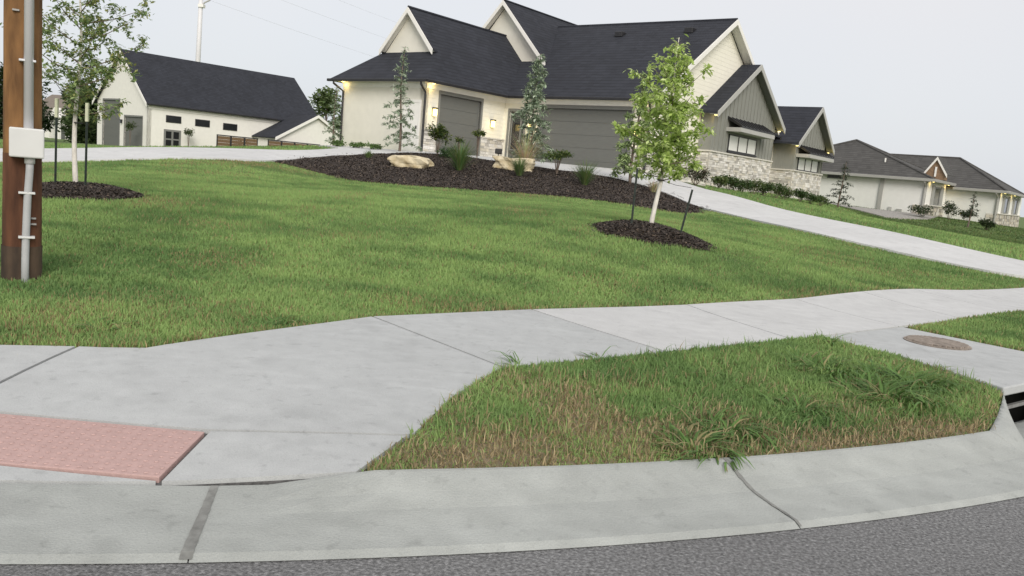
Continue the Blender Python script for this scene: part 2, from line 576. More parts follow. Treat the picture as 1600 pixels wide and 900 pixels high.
def densify(poly, step, closed=True):
    out = []
    n = len(poly)
    for i in range(n if closed else n - 1):
        a, b = poly[i], poly[(i + 1) % n]
        k = max(1, int(math.hypot(b[0] - a[0], b[1] - a[1]) / step))
        for t in range(k):
            out.append((a[0] + (b[0] - a[0]) * t / k, a[1] + (b[1] - a[1]) * t / k))
    if not closed:
        out.append(tuple(poly[-1][:2]))
    return out


def smooth_line(pts, it=2):
    """Chaikin, end points kept"""
    p = [tuple(q[:2]) for q in pts]
    for _ in range(it):
        o = [p[0]]
        for a, b in zip(p, p[1:]):
            o += [(a[0] * .75 + b[0] * .25, a[1] * .75 + b[1] * .25), (a[0] * .25 + b[0] * .75, a[1] * .25 + b[1] * .75)]
        o.append(p[-1])
        p = o
    return p


def sheet(name, poly, step, m, dz=0.0, thick=0.12, parent=None, zf=None):
    """polygon in plan laid on the terrain, with a skirt"""
    bd = densify([p[:2] for p in poly], step)
    xs = [p[0] for p in bd]
    ys = [p[1] for p in bd]
    gx, gy = np.meshgrid(np.arange(min(xs) + step / 2, max(xs), step), np.arange(min(ys) + step / 2, max(ys), step))
    k = in_poly(gx, gy, bd)
    B = np.array(bd)
    ins = [(a, b) for a, b in zip(gx[k], gy[k]) if ((B - (a, b)) ** 2).sum(1).min() > (0.35 * step) ** 2]
    pts = [Vector(p) for p in bd + ins]
    n = len(bd)
    rv, _, rf, ov, _, _ = delaunay_2d_cdt(pts, [(i, (i + 1) % n) for i in range(n)], [], 1, 1e-5)
    X = np.array([v.x for v in rv])
    Y = np.array([v.y for v in rv])
    Z = (zf or ground)(X, Y) + dz
    vs = list(zip(X, Y, Z))
    fs = [tuple(f) for f in rf]
    o = len(vs)
    loc = {}
    for i, lst in enumerate(ov):
        for q in lst:
            loc[q] = i
    ring = [loc[i] for i in range(n) if i in loc]
    vs += [(vs[i][0], vs[i][1], vs[i][2] - thick) for i in ring]
    for i in range(len(ring)):
        j = (i + 1) % len(ring)
        fs.append((ring[i], o + i, o + j, ring[j]))
    b = MB()
    b.add(vs, fs)
    return b.build(name, m, parent)


# the lawn: one ground sheet to the horizon, dipping under the road
def axis(lo, hi, mid0, mid1, fine, mid, far):
    a = list(np.arange(mid0, mid1 + 1e-6, fine))
    x, st = mid0, fine
    left = []
    while x > lo:
        st = min(st * 1.12, mid if x > far[0] else 1e9)
        x -= st
        left.append(x)
    x, st = a[-1], fine
    right = []
    while x < hi:
        st = min(st * 1.12, mid if x < far[1] else 1e9)
        x += st
        right.append(x)
    return np.array(left[::-1] + a + right)


gx = axis(-2500, 2500, -6, 13, 0.2, 1.2, (-60, 50))
gy = axis(-30, 2500, 2.0, 18, 0.2, 1.2, (-20, 100))
GX, GY = np.meshgrid(gx, gy)
GD = inside_dist(GX, GY)
_t = np.clip((-0.06 - GD) / 0.3, 0, 1)
GZ = ground(GX, GY) - 0.03
GZ = GZ * (1 - _t) + (-0.45) * _t
_pit = (((GX - 4.75) * .785 + (GY - 7.1) * .62 > -2.45) & ((GX - 4.75) * .785 + (GY - 7.1) * .62 < 1.25) & (GD < 2.2))
GZ = np.where((GX < -.3) & (GX > -4.4) & (GD < .9) & (GD > -.3), GZ - .09, GZ)
GZ = np.where(_pit, np.minimum(GZ, -0.75), GZ)
nx, ny = len(gx), len(gy)
idx = np.arange(nx * ny).reshape(ny, nx)
quads = np.stack([idx[:-1, :-1], idx[:-1, 1:], idx[1:, 1:], idx[1:, :-1]], -1).reshape(-1, 4)
lm = bpy.data.meshes.new('lawn')
lm.from_pydata(np.stack([GX, GY, GZ], -1).reshape(-1, 3).tolist(), [], quads.tolist())
lm.polygons.foreach_set('use_smooth', [True] * len(lm.polygons))
lm.materials.append(MATS['soil'])
lawn = bpy.data.objects.new('lawn', lm)
COL.objects.link(lawn)
tag(lawn, 'mown green lawn rising from the pavement to the houses', None, kind='structure')

# road
b = MB()
outer = [kerb_pt(p, R_ROAD - 0.02) for p in np.arange(-420, 260, 1.5)]
far_o = [kerb_pt(p, R_ROAD + 60) for p in np.arange(-420, 260, 1.5)]
b.add([(x, y, 0.0) for x, y in outer] + [(x, y, 0.0) for x, y in far_o],
      [(i, i + 1, len(outer) + i + 1, len(outer) + i) for i in range(len(outer) - 1)])
road = tag(b.build('road', 'asphalt'), 'grey worn asphalt road at the bottom edge', None, kind='structure')

# kerb and gutter sections between joints
PROF = [(15.0, 0.004), (14.96, 0.022), (14.80, 0.030), (14.66, 0.045), (14.55, 0.075), (14.46, 0.108), (14.42, 0.12), (14.40, 0.122), (14.40, -0.2)]


def ramp_k(phi):
    """1 where the kerb is lowered for the ramp"""
    t = np.clip((-74.2 - phi) / 2.5, 0, 1)
    return t * t * (3 - 2 * t)


kerb = bpy.data.objects.new('kerb', None)
COL.objects.link(kerb)
tag(kerb, 'concrete kerb and gutter curving round the street corner', None, kind='structure')
J1, J2 = -77.2, -67.2          # the two joints the camera sees
joints = [-116, -104.5, -88.2, J1, J2, -58.4]
for a0, a1 in list(zip(joints, joints[1:])) + [(-43.95, -33), (-33, -22), (-22, -10), (-10, 4)]:
    b = MB()
    g = 0.0004 if a0 != -58.4 else 0
    ph = np.linspace(a0 + math.degrees(0.003 / 15), a1 - math.degrees(0.003 / 15), max(4, int((a1 - a0) / 0.8)))
    rows = []
    for p in ph:
        k = float(ramp_k(p))
        rows.append([(*kerb_pt(p, r), z if z <= 0.03 else 0.03 + (z - 0.03) * (1 - k * 0.78)) for r, z in PROF])
    m_ = len(PROF)
    b.add([q for r in rows for q in r], [(i * m_ + j, (i + 1) * m_ + j, (i + 1) * m_ + j + 1, i * m_ + j + 1)
                                       for i in range(len(rows) - 1) for j in range(m_ - 1)] +
          [tuple(range(m_)), tuple(range((len(rows) - 1) * m_, len(rows) * m_))[::-1]])
    b.build('kerb_section', 'concrete_gutter', kerb)


def gutter_z(phi, r):
    k = float(ramp_k(phi))
    zs = [z if z <= 0.03 else 0.03 + (z - 0.03) * (1 - k * 0.78) for _, z in PROF[:-1]]
    return float(np.interp(-r, [-q[0] for q in PROF[:-1]], zs))


def gutter_strip(name, a, b_, w0, w1, m, wob=0.0, dz=0.004, r0=14.99, r1=14.405, parent=kerb):
    mb = MB()
    n = 16
    vs = []
    for i in range(n + 1):
        t = i / n
        r = r0 + (r1 - r0) * t
        p = a + (b_ - a) * t + wob * math.sin(7 * t + 1) * 0.1
        w = (w0 + (w1 - w0) * t) * (1 + 0.25 * math.sin(i * 2.7) * (1 if wob else 0.3))
        for sgn in (-0.5, 0.5):
            q = p + math.degrees(sgn * w / r)
            vs.append((*kerb_pt(q, r), gutter_z(q, r) + dz))
    mb.add(vs, [(2 * i, 2 * i + 1, 2 * i + 3, 2 * i + 2) for i in range(n)])
    return mb.build(name, m, parent)


gutter_strip('joint_stain', J1 - .04, J1 + .04, 0.045, 0.032, 'joint_stain')
gutter_strip('joint_stain', J2 + .02, J2 - .02, 0.014, 0.026, 'joint_stain', wob=.15)
# pavement slabs
sidewalk = bpy.data.objects.new('sidewalk', None)
COL.objects.link(sidewalk)
tag(sidewalk, 'pale concrete sidewalk slabs with dark joints round the corner', None, kind='structure')


def shrink(poly, g):
    """inset a roughly convex polygon by g toward its inside"""
    n = len(poly)
    ar = sum(poly[i][0] * poly[(i + 1) % n][1] - poly[(i + 1) % n][0] * poly[i][1] for i in range(n))
    sg = 1 if ar > 0 else -1
    out = []
    for i in range(n):
        p0, p1, p2 = Vector(poly[i - 1]), Vector(poly[i]), Vector(poly[(i + 1) % n])
        e1, e2 = (p1 - p0).normalized(), (p2 - p1).normalized()
        n1, n2 = Vector((-e1.y, e1.x)) * sg, Vector((-e2.y, e2.x)) * sg
        nn = (n1 + n2)
        nn = nn / max(0.3, nn.length_squared) * 2 * g
        out.append(tuple(p1 + nn))
    return out


back_arc = lambda a0, a1, r=14.388: [kerb_pt(a, r) for a in np.linspace(a0, a1, 8)]
LAWN_EDGE = [(-12, 3.0), (-8, 3.6), (-4.2, 4.5), (-3.08, 4.84), (-2.66, 4.97), (-2.52, 5.0), (-2.29, 5.08), (-2.22, 5.2), (-1.89, 5.69), (-1.15, 6.75), (.2, 7.83), (1.97, 9.13),
             (3.66, 10.55), (4.98, 11.65), (6.2, 12.68), (7.43, 13.65), (8.6, 14.55), (9.8, 15.45), (11.1, 16.42), (12.5, 17.45)]
FRONT = [(-.01, 5.5), (1.3, 6.5), (2.68, 7.64), (4.36, 9.08), (5.68, 10.2), (6.95, 11.3), (8.2, 12.2), (9.4, 13.1), (10.6, 14.0), (11.9, 15.0), (13.3, 16.05)]
BACK = LAWN_EDGE[9:]
slabs = [
    ([(-4.4, 3.83), (-2.66, 3.83), (-2.66, 4.97), (-3.08, 4.84), (-4.4, 4.44)], 'concrete'),
    ([(-2.66, 3.83), (-1.41, 3.84), (-.45, 4.01), (-.42, 4.05), (-.28, 4.71), (-.01, 5.5), (-1.15, 6.75), (-1.89, 5.69), (-2.22, 5.2), (-2.29, 5.08), (-2.52, 5.0), (-2.66, 4.97)], 'concrete'),
    ([(-1.41, 3.84), (-1.43, 3.345)] + back_arc(-78.1, -74.75)[::1] + [(-.45, 4.01)], 'concrete'),
    (back_arc(-84.5, -78.1) + [(-1.43, 3.345), (-2.95, 3.345)], 'concrete'),
]
for i in range(10):
    slabs.append(([FRONT[i], FRONT[i + 1], BACK[i + 1], BACK[i]], 'concrete' if i == 0 else 'concrete_new'))
for k, (poly, m_) in enumerate(slabs):
    g = 0.012 if k < 6 else 0.007
    o = sheet('slab', shrink(poly, g), 0.25, m_, 0.0, 0.12, sidewalk)
# bedding under the joints
sheet('joint_bed', [(-4.4, 3.0)] + back_arc(-86, -74.8, 14.38) + [(-.45, 4.0), (-.3, 4.71)] + FRONT + BACK[::-1] + LAWN_EDGE[2:9][::-1], 0.3, 'crack_fill', -0.022, 0.05, sidewalk)

# red tactile plate with domes
tp = thing('tactile_plate', 'dusty red tactile warning plate at the bottom of the kerb ramp', 'tactile plate', (-2.19, 3.59, 0))
_zt = lambda y: gz(-2.0, y)
zt0, zt1 = gz(-1.9, 3.36), gz(-1.9, 3.83)
tz = lambda x, y: np.interp(y, [3.355, 3.825], [zt0 + .002, zt1 + .002]) + 0.0 * np.asarray(x)
pl = MB()
cs = [(-2.94, 3.358), (-1.44, 3.358), (-1.424, 3.822), (-2.94, 3.822)]
pl.slab([(x + 2.19, y - 3.59, float(tz(x, y))) for x, y in cs], 0.05)
pl.build('plate', 'tactile', tp, bevel=0.004)
dm = MB()
for i in range(31):
    for j in range(9):
        x, y = -2.915 + i * 0.0485, 3.385 + j * 0.0505
        if x > -1.45:
            continue
        z = float(tz(x, y))
        vs = [(x + 2.19 + .012 * math.cos(t * math.pi / 3), y - 3.59 + .012 * math.sin(t * math.pi / 3), z) for t in range(6)]
        vs += [(x + 2.19 + .007 * math.cos(t * math.pi / 3), y - 3.59 + .007 * math.sin(t * math.pi / 3), z + .005) for t in range(6)]
        dm.add(vs, [(t, (t + 1) % 6, 6 + (t + 1) % 6, 6 + t) for t in range(6)] + [(6, 7, 8, 9, 10, 11)])
tag(dm.build('dome', 'tactile', tp), 'rows of small raised domes on the red plate', kind='stuff')

# storm inlet: apron, cheek, top slab, throat, bar
PHI0, PHI1, PHI2 = -58.4, -53.3, -44.0
inlet = thing('storm_inlet', 'concrete storm drain inlet with dark open throat at the right edge', 'storm drain', (4.2, 6.8, 0))
off = Vector((4.2, 6.8, 0))


def inlet_r(phi):
    return 14.40 - 0.52 * np.clip((phi - PHI0) / (PHI1 - PHI0), 0, 1)


_A, _B = Vector((3.895, 6.285)), Vector((3.40, 5.38))
_ab = (_B - _A)


def apron_z(x, y):
    x, y = np.asarray(x, float), np.asarray(y, float)
    r = R_BACK - inside_dist(x, y)
    xx = np.clip((15.0 - r) / 0.6, 0, 1)
    zl = np.interp(15.0 - r, [15.0 - q[0] for q in PROF[:-1]] + [1.15], [q[1] for q in PROF[:-1]] + [0.168])
    k_ = np.clip((15.0 - r) / 1.12, 0, 1)
    zr = 0.004 - 0.15 * k_ * k_ * (3 - 2 * k_)
    L2 = _ab.length
    t = ((x - _A.x) * _ab.x + (y - _A.y) * _ab.y) / (L2 * L2)
    dist = ((x - _A.x) * -_ab.y + (y - _A.y) * _ab.x) / L2      # positive towards the throat
    w = np.clip(dist / (.025 + .22 * np.clip(t, 0, 2)), 0, 1)
    w = w * w * (3 - 2 * w)
    w = w * np.clip(1 - ((x - 4.75) * .785 + (y - 7.1) * .62 - .80) / .35, 0, 1)
    return zl * (1 - w) + zr * w


apoly = [kerb_pt(a, float(inlet_r(a))) for a in np.linspace(PHI0, PHI1, 8)] + [kerb_pt(a, 13.88) for a in np.linspace(PHI1 + .3, PHI2, 8)] + [kerb_pt(a, 15.0) for a in np.linspace(PHI2, PHI0, 16)]
ap = sheet('apron', apoly, .045, 'concrete_gutter', 0.0, .02, inlet, apron_z)
ap.location = -off
ap.data.polygons.foreach_set('use_smooth', [True] * len(ap.data.polygons))
fr = [kerb_pt(p, float(inlet_r(PHI1)) - .0) for p in np.linspace(PHI1, PHI2, 6)]
top_poly = [(3.84, 6.46), (3.53, 7.28), (3.12, 7.80), (4.38, 8.98), (5.92, 7.22)]
tb = MB()
tpoly = fr + [kerb_pt(PHI2, 13.3)] + [(5.92, 7.22), (4.36, 9.04), (3.07, 7.93), (3.53, 7.28), (3.82, 6.50)]
tb.slab([(x - off.x, y - off.y, 0.172) for x, y in tpoly], 0.075)
tb.build('top_slab', 'concrete', inlet, bevel=0.012)
# throat: dark box behind the opening
th = MB()
p0, p1 = Vector(fr[0]), Vector(fr[-1])
dv = (p1 - p0).normalized()
nv = Vector((-dv.y, dv.x))
P = lambda s, n, z: (p0.x + dv.x * s + nv.x * n - off.x, p0.y + dv.y * s + nv.y * n - off.y, z)
Lw = (p1 - p0).length
th.add([P(0, .05, .10), P(Lw, .05, .10), P(Lw, .6, .10), P(0, .6, .10), P(0, .05, -.6), P(Lw, .05, -.6), P(Lw, .6, -.6), P(0, .6, -.6)],
       [(0, 1, 2, 3), (4, 5, 6, 7), (0, 3, 7, 4), (1, 2, 6, 5), (2, 3, 7, 6)])
th.build('throat', 'dark_hole', inlet)
br = MB()
br.beam(P(-.02, .03, -.015), P(Lw, .03, -.015), 0.03, 0.028)
br.build('bar', 'steel', inlet)
mh = thing('manhole_cover', 'rusty round iron manhole cover let into the concrete inlet slab', 'manhole cover', (4.3, 8.12, 0.172))
b = MB()
b.tube([(0, 0, -.03), (0, 0, .004)], [.31, .31], 40)
b.build('lid', 'iron', mh)
b = MB()
for i in range(40):
    a0, a1 = 2 * math.pi * i / 40, 2 * math.pi * (i + 1) / 40
    b.add([(.31 * math.cos(a0), .31 * math.sin(a0), .008), (.31 * math.cos(a1), .31 * math.sin(a1), .008), (.285 * math.cos(a1), .285 * math.sin(a1), .010), (.285 * math.cos(a0), .285 * math.sin(a0), .010)], [(0, 1, 2, 3)])
b.build('rim', 'iron', mh)
for i in range(-8, 9):
    x = i * 0.033
    h = math.sqrt(max(0, .28 ** 2 - x * x))
    b = MB()
    b.box(x - .009, x + .009, -h, h, .003, .024)
    o = b.build('rib', 'iron', mh)
    o.rotation_euler.z = math.radians(35)

# driveway: one concrete sheet from the left, past the garages and down to the street on the right
HT = 0.65
HO = Vector((-1.072, 39.363, 1.969))
_cu, _su = math.cos(HT), math.sin(HT)


def hw(x, y):
    """house-local plan point to world"""
    return (HO.x + x * _cu + y * _su, HO.y - x * _su + y * _cu)


near = smooth_line([(-22, 18.5)] + DRV_NEAR_L + MULCH_TOP[1:] + DRV_NEAR_R + [(12.2, 17.45)])
far = smooth_line(DRV_FAR_R[::-1]) + [hw(8.2, .6), hw(7.8, .3), hw(7.7, .1), hw(.2, .1), hw(.1, -.1), hw(.1, -5.3), hw(-.2, -5.8), hw(-5.2, -6.6)] + smooth_line(DRV_FAR_L[::-1] + [(-26, 25)])
drv = sheet('driveway', near + far, 0.6, 'concrete_drive', 0.03, 0.12)
tag(drv, 'pale concrete driveway passing the garages down to the street', None, kind='structure')
DRIVE_POLY = near + far
APRON = [(10.4, 16.45), (12.2, 17.45), (13.9, 18.2), (13.2, 16.2), (12.5, 15.4)]

# mulch bed
MULCH_POLY = smooth_line(MULCH_TOP) + smooth_line(MULCH_BOT[::-1])


def edge_dist(x, y, poly):
    d = np.full(np.shape(x), 1e9)
    for (ax, ay), (bx, by) in zip(poly, poly[1:] + poly[:1]):
        ex, ey = bx - ax, by - ay
        t = np.clip(((x - ax) * ex + (y - ay) * ey) / (ex * ex + ey * ey + 1e-9), 0, 1)
        d = np.minimum(d, np.hypot(x - ax - t * ex, y - ay - t * ey))
    return d


def mulch_z(x, y):
    d = edge_dist(x, y, MULCH_POLY)
    return ground(x, y) + 0.05 * np.clip(d / 0.4, 0, 1) + 0.04 * np.clip(d / 2.5, 0, 1) + 0.02 * np.sin(3.1 * x) * np.sin(2.7 * y)


mul = sheet('mulch_bed', MULCH_POLY, 0.3, 'mulch', 0.0, 0.2, zf=mulch_z)
tag(mul, 'dark brown mulch bed between the lawn and the driveway', None, kind='structure')


def chips(name, X, Y, Z, size, parent=None, label=None):
    n = len(X)
    th_ = RNG.uniform(0, 2 * np.pi, n)
    L = size * RNG.uniform(.5, 1.6, n)
    Wd = size * RNG.uniform(.15, .5, n)
    tl = RNG.uniform(-.5, .7, n)
    dx, dy = np.cos(th_), np.sin(th_)
    P_ = np.stack([X, Y, Z], 1)
    d = np.stack([dx * np.cos(tl), dy * np.cos(tl), np.sin(tl)], 1) * L[:, None]
    s_ = np.stack([-dy, dx, RNG.uniform(-.4, .4, n)], 1) * Wd[:, None]
    up = np.zeros((n, 3)); up[:, 2] = size * .25
    V = np.stack([P_ - d - s_, P_ - d + s_, P_ + d + s_, P_ + d - s_, P_ + up], 1).reshape(-1, 3)
    base = np.arange(n)[:, None] * 5
    T = (base[:, None, :] + np.array([[0, 1, 4], [1, 2, 4], [2, 3, 4], [3, 0, 4]])[None]).reshape(-1, 3)
    g = RNG.uniform(.5, 1.6, n)
    c = np.stack([.060 * g, .050 * g, .044 * g], 1)
    k = RNG.random(n) < .10
    c[k] = np.stack([.15 * g[k], .115 * g[k], .085 * g[k]], 1)
    o = fast_mesh(name, V, T, np.repeat(c, 5, 0), 'chip', parent)
    tag(o, label, None, kind='stuff')
    return o


mx, my = RNG.uniform(-8, 6, 110000), RNG.uniform(22.5, 33, 110000)
k = in_poly(mx, my, MULCH_POLY)
mx, my = mx[k], my[k]
ex_ = [p for p in densify(MULCH_POLY, .06)]
ex_ = np.array(ex_)[RNG.integers(0, len(ex_), 900)] + RNG.normal(0, .14, (900, 2))
mx, my = np.concatenate([mx, ex_[:, 0]]), np.concatenate([my, ex_[:, 1]])
chips('mulch_chips', mx, my, mulch_z(mx, my) + .005, .036, None, 'loose dark bark chips covering the long planting bed')


def mulch_ring(cx, cy, rx, ry, label, chiplabel, skew=0.0):
    n = 36
    vs, fs = [], []
    rings = [0, .3, .6, .8, .93, 1.0]
    for r in rings:
        for i in range(n):
            a = 2 * math.pi * i / n
            wob = 1 + .07 * math.sin(3 * a + cx) + .05 * math.sin(7 * a)
            x, y = cx + r * rx * wob * math.cos(a), cy + r * ry * wob * math.sin(a) + skew * r * math.cos(a)
            vs.append((x, y, gz(x, y) - .03 + .15 * (1 - r ** 2.2) + (.02 if r < 1 else -.02)))
    for k_ in range(len(rings) - 1):
        for i in range(n):
            fs.append((k_ * n + i, k_ * n + (i + 1) % n, (k_ + 1) * n + (i + 1) % n, (k_ + 1) * n + i))
    b = MB()
    b.add(vs, fs)
    o = b.build('mulch_ring', 'mulch', smooth=True)
    tag(o, label, None, kind='structure')
    m_ = 5000
    r = np.sqrt(RNG.random(m_)) * np.where(RNG.random(m_) < .08, 1.14, 1.02)
    a = RNG.uniform(0, 2 * np.pi, m_)
    wob = 1 + .07 * np.sin(3 * a + cx) + .05 * np.sin(7 * a)
    x, y = cx + r * rx * wob * np.cos(a), cy + r * ry * wob * np.sin(a) + skew * r * np.cos(a)
    chips('ring_chips', x, y, ground(x, y) - .02 + .15 * (1 - np.minimum(r, 1) ** 2.2) + .02, .026, None, chiplabel)


TREE_L, TREE_R = (-7.04, 13.0), (2.24, 13.55)
mulch_ring(-6.98, 12.9, .93, 0.8, 'round mulch mound at the foot of the tree behind the pole', 'bark chips heaped round the tree behind the utility pole')
mulch_ring(2.16, 13.42, .93, 0.72, 'round mulch mound at the foot of the leaning tree', 'bark chips heaped round the leaning young tree', -.12)

# ------------------------------------------------------------------ grass
VERGE = [(-.612, 3.50), (-.445, 4.03), (-.295, 4.71), (-.02, 5.50)] + FRONT[1:3] + [(3.06, 7.93), (3.52, 7.28), (3.81, 6.50)] + [kerb_pt(a, 14.39 - .52 * (a + 58.4) / 5.1) for a in (-53.6, -55, -56.5, -57.6)] + [kerb_pt(a, 14.39) for a in np.linspace(-58.4, -74.6, 20)]
VERGE_R = [(4.42, 9.02)] + FRONT[4:] + [(16, 15), kerb_pt(-20, 14.39)] + [kerb_pt(a, 14.39) for a in np.linspace(-22, -43.6, 12)] + [(5.96, 7.22)]


def vnoise(x, y, s, seed=0):
    """cheap smooth value noise"""
    r = np.random.default_rng(seed).random((64, 64))
    u, v = x / s, y / s
    i, j = np.floor(u).astype(int), np.floor(v).astype(int)
    fu, fv = u - i, v - j
    fu, fv = fu * fu * (3 - 2 * fu), fv * fv * (3 - 2 * fv)
    g = lambda a, b_: r[a % 64, b_ % 64]
    return (g(i, j) * (1 - fu) + g(i + 1, j) * fu) * (1 - fv) + (g(i, j + 1) * (1 - fu) + g(i + 1, j + 1) * fu) * fv


def blades(name, X, Y, Z, H, Wd, C, lean, label, bend=True):
    n = len(X)
    a = RNG.uniform(0, 2 * np.pi, n)
    t = RNG.uniform(0, 2 * np.pi, n)
    l_ = np.abs(RNG.normal(0, lean, n))
    base = np.stack([X, Y, Z], 1)
    s_ = np.stack([np.cos(a), np.sin(a), np.zeros(n)], 1) * Wd[:, None] / 2
    tip = base + np.stack([np.cos(t) * np.sin(l_), np.sin(t) * np.sin(l_), np.cos(l_)], 1) * H[:, None]
    if bend:
        mid = base + np.stack([np.cos(t) * np.sin(l_ * .4), np.sin(t) * np.sin(l_ * .4), np.cos(l_ * .4)], 1) * H[:, None] * .55
        V = np.stack([base - s_, base + s_, mid + s_ * .8, mid - s_ * .8, tip], 1).reshape(-1, 3)
        T = (np.arange(n)[:, None, None] * 5 + np.array([[0, 1, 2], [0, 2, 3], [3, 2, 4]])[None]).reshape(-1, 3)
        C5 = np.repeat(C, 5, 0)
    else:
        V = np.stack([base - s_, base + s_, tip], 1).reshape(-1, 3)
        T = np.arange(n * 3).reshape(-1, 3)
        C5 = np.repeat(C, 3, 0)
    o = fast_mesh(name, V, T, C5, 'blade')
    tag(o, label, None, kind='stuff')
    return o


def grass_colour(x, y, dry):
    n = len(x)
    p = vnoise(x, y, 2.3, 2) * .35 + vnoise(x, y * 1.7, .8, 3) * .4 + vnoise(x, y, .25, 4) * .25
    p = np.clip((p - .5) * 2.4 + .52, 0, 1)
    q = RNG.random(n)
    g1, g2 = np.array([.11, .205, .07]), np.array([.31, .445, .155])
    c = g1 + (g2 - g1) * (np.clip(p * .75 + q * .35, 0, 1))[:, None]
    k = RNG.random(n) < dry
    c[k] = np.array([.36, .29, .15]) * RNG.uniform(.6, 1.15, k.sum())[:, None]
    return c


# main lawn, blades thin out with distance
LAWN_POLY = LAWN_EDGE + [(10.4, 16.45)] + smooth_line(DRV_NEAR_R)[::-1] + smooth_line(MULCH_BOT)[::-1] + smooth_line([(-22, 18.5)] + DRV_NEAR_L)[::-1] + [(-22, 8)]
LAWN_POLY = LAWN_EDGE + smooth_line(DRV_NEAR_R)[::-1] + smooth_line(MULCH_BOT)[::-1] + smooth_line([(-22, 18.5)] + DRV_NEAR_L)[::-1] + [(-24, 10)]


def scatter(poly, n, power, x0, x1, y0, y1):
    """random points in polygon, density falling with distance from the street"""
    out = []
    got = 0
    while got < n:
        x, y = RNG.uniform(x0, x1, 400000), RNG.uniform(y0, y1, 400000)
        d = np.hypot(x, y)
        vis = np.abs(x) < 0.72 * y + 0.8
        keep = (RNG.random(400000) < np.minimum(1, (5.5 / np.maximum(d, 3)) ** power)) & vis
        x, y = x[keep], y[keep]
        k = in_poly(x, y, poly)
        out.append(np.stack([x[k], y[k]], 1))
        got += k.sum()
    return np.concatenate(out)[:n].T


x, y = scatter(LAWN_POLY, 520000, 1.5, -16, 12, 4.4, 27)
for cx, cy, rx, ry in ((-6.95, 12.9, 1.0, .83), (2.16, 13.42, .9, .68)):
    k = ((x - cx) / rx) ** 2 + ((y - cy) / ry) ** 2 > 1
    x, y = x[k], y[k]
d = np.hypot(x, y)
ed = edge_dist(x, y, LAWN_POLY)
dry = .05 + .35 * np.exp(-ed / .10) + .25 * np.clip(vnoise(x, y, 1.1, 9) - .6, 0, 1) * 3 + .6 * np.exp(-((x + 8.0) ** 2 + ((y - 25.2) * 2) ** 2) / .8) + .35 * np.exp(-((x + 5.6) ** 2 / .6 + (y - 12.6) ** 2 / .3))
Hh = (0.035 + .035 * vnoise(x, y, .5, 5)) * RNG.uniform(.5, 1.3, len(x))
gc = grass_colour(x, y, dry)
for lab_, k, bd in (('fine mown grass of the front lawn near the sidewalk', d < 11, True), ('mown grass of the upper front lawn', d >= 11, False)):
    blades('lawn_grass', x[k], y[k], ground(x[k], y[k]) - .03, Hh[k], .0035 + .0009 * d[k], gc[k], .6, lab_, bd)

# far lawn on the right and behind the driveway on the left
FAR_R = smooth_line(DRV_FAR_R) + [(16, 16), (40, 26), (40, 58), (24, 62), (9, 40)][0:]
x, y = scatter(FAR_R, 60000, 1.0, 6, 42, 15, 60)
d = np.hypot(x, y)
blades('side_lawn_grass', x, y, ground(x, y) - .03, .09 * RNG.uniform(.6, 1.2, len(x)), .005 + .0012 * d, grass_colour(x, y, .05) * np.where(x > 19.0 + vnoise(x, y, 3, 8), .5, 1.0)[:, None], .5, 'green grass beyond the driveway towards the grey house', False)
FAR_L = smooth_line(DRV_FAR_L) + [hw(-6, -6.5), hw(-7, 0), (-12, 60), (-45, 60), (-26, 25)]
x, y = scatter(FAR_L, 40000, 1.0, -45, -4, 24, 62)
d = np.hypot(x, y)
blades('back_lawn_grass', x, y, ground(x, y) - .03, .09 * RNG.uniform(.6, 1.2, len(x)), .005 + .0012 * d, grass_colour(x, y, .05), .5, 'green grass behind the driveway in front of the barn', False)

# verge: longer, straw near the kerb
k_in = lambda x, y: in_poly(x, y, VERGE)
x, y = scatter(VERGE, 120000, .6, -.7, 4.1, 3.4, 8.0)
di = inside_dist(x, y)
straw = np.clip(.95 - di / 1.15 + (vnoise(x, y, .45, 21) - .5) * 1.5, .04, .92)
straw = np.where(x < -.35, .25, straw * np.where((x > 2.0) & (di > .3), .35, .62))
Hh = (0.018 + .038 * (1 - straw)) * RNG.uniform(.5, 1.4, len(x))
keep = RNG.random(len(x)) > straw * .3
x, y, straw, Hh = x[keep], y[keep], straw[keep], Hh[keep]
blades('verge_grass', x, y, ground(x, y) - .03, Hh, .0045 + .0009 * np.hypot(x, y), grass_colour(x, y, straw), .95, 'patchy grass verge with straw along the kerb')
xs_, ys_ = scatter(VERGE, 26000, .6, -.7, 4.1, 3.4, 8.0)
di = inside_dist(xs_, ys_)
k = RNG.random(len(xs_)) < np.where((xs_ > 2.0) & (di > .3), .3, .6) * np.clip(1.0 - di / 1.3 + (vnoise(xs_, ys_, .45, 21) - .5) * 1.4, .03, 1)
xs_, ys_ = xs_[k], ys_[k]
blades('dead_grass', xs_, ys_, ground(xs_, ys_) + .0, .07 * RNG.uniform(.4, 1.2, len(xs_)), np.full(len(xs_), .006), np.array([.42, .34, .20]) * RNG.uniform(.45, 1.2, (len(xs_), 1)), 1.5, 'matted dead straw along the kerb in the verge')
x, y = scatter(VERGE, 5200, .5, -.7, 4.1, 3.4, 8.0)
k = (vnoise(x, y, .6, 33) + .25 * RNG.random(len(x)) > .6) & (inside_dist(x, y) > .35)
x, y = x[k], y[k]
blades('tall_verge_grass', x, y, ground(x, y) - .02, .11 * RNG.uniform(.5, 1.35, len(x)), np.full(len(x), .008), grass_colour(x, y, .12), 1.05, 'longer ragged grass blades scattered over the verge')
sheet_v = sheet('verge', shrink(VERGE, .01), 0.25, 'soil_dry', -0.012, 0.08)
sheet_r = sheet('far_verge', VERGE_R[:-1] + [(5.94, 7.24)], .4, 'soil', -.02, .1)
tag(sheet_r, 'soil of the verge beyond the storm inlet', None, kind='structure')
tag(sheet_v, 'dry soil of the triangular verge beside the kerb', None, kind='structure')
x, y = scatter(VERGE_R, 60000, .6, 4.3, 16, 7.0, 16)
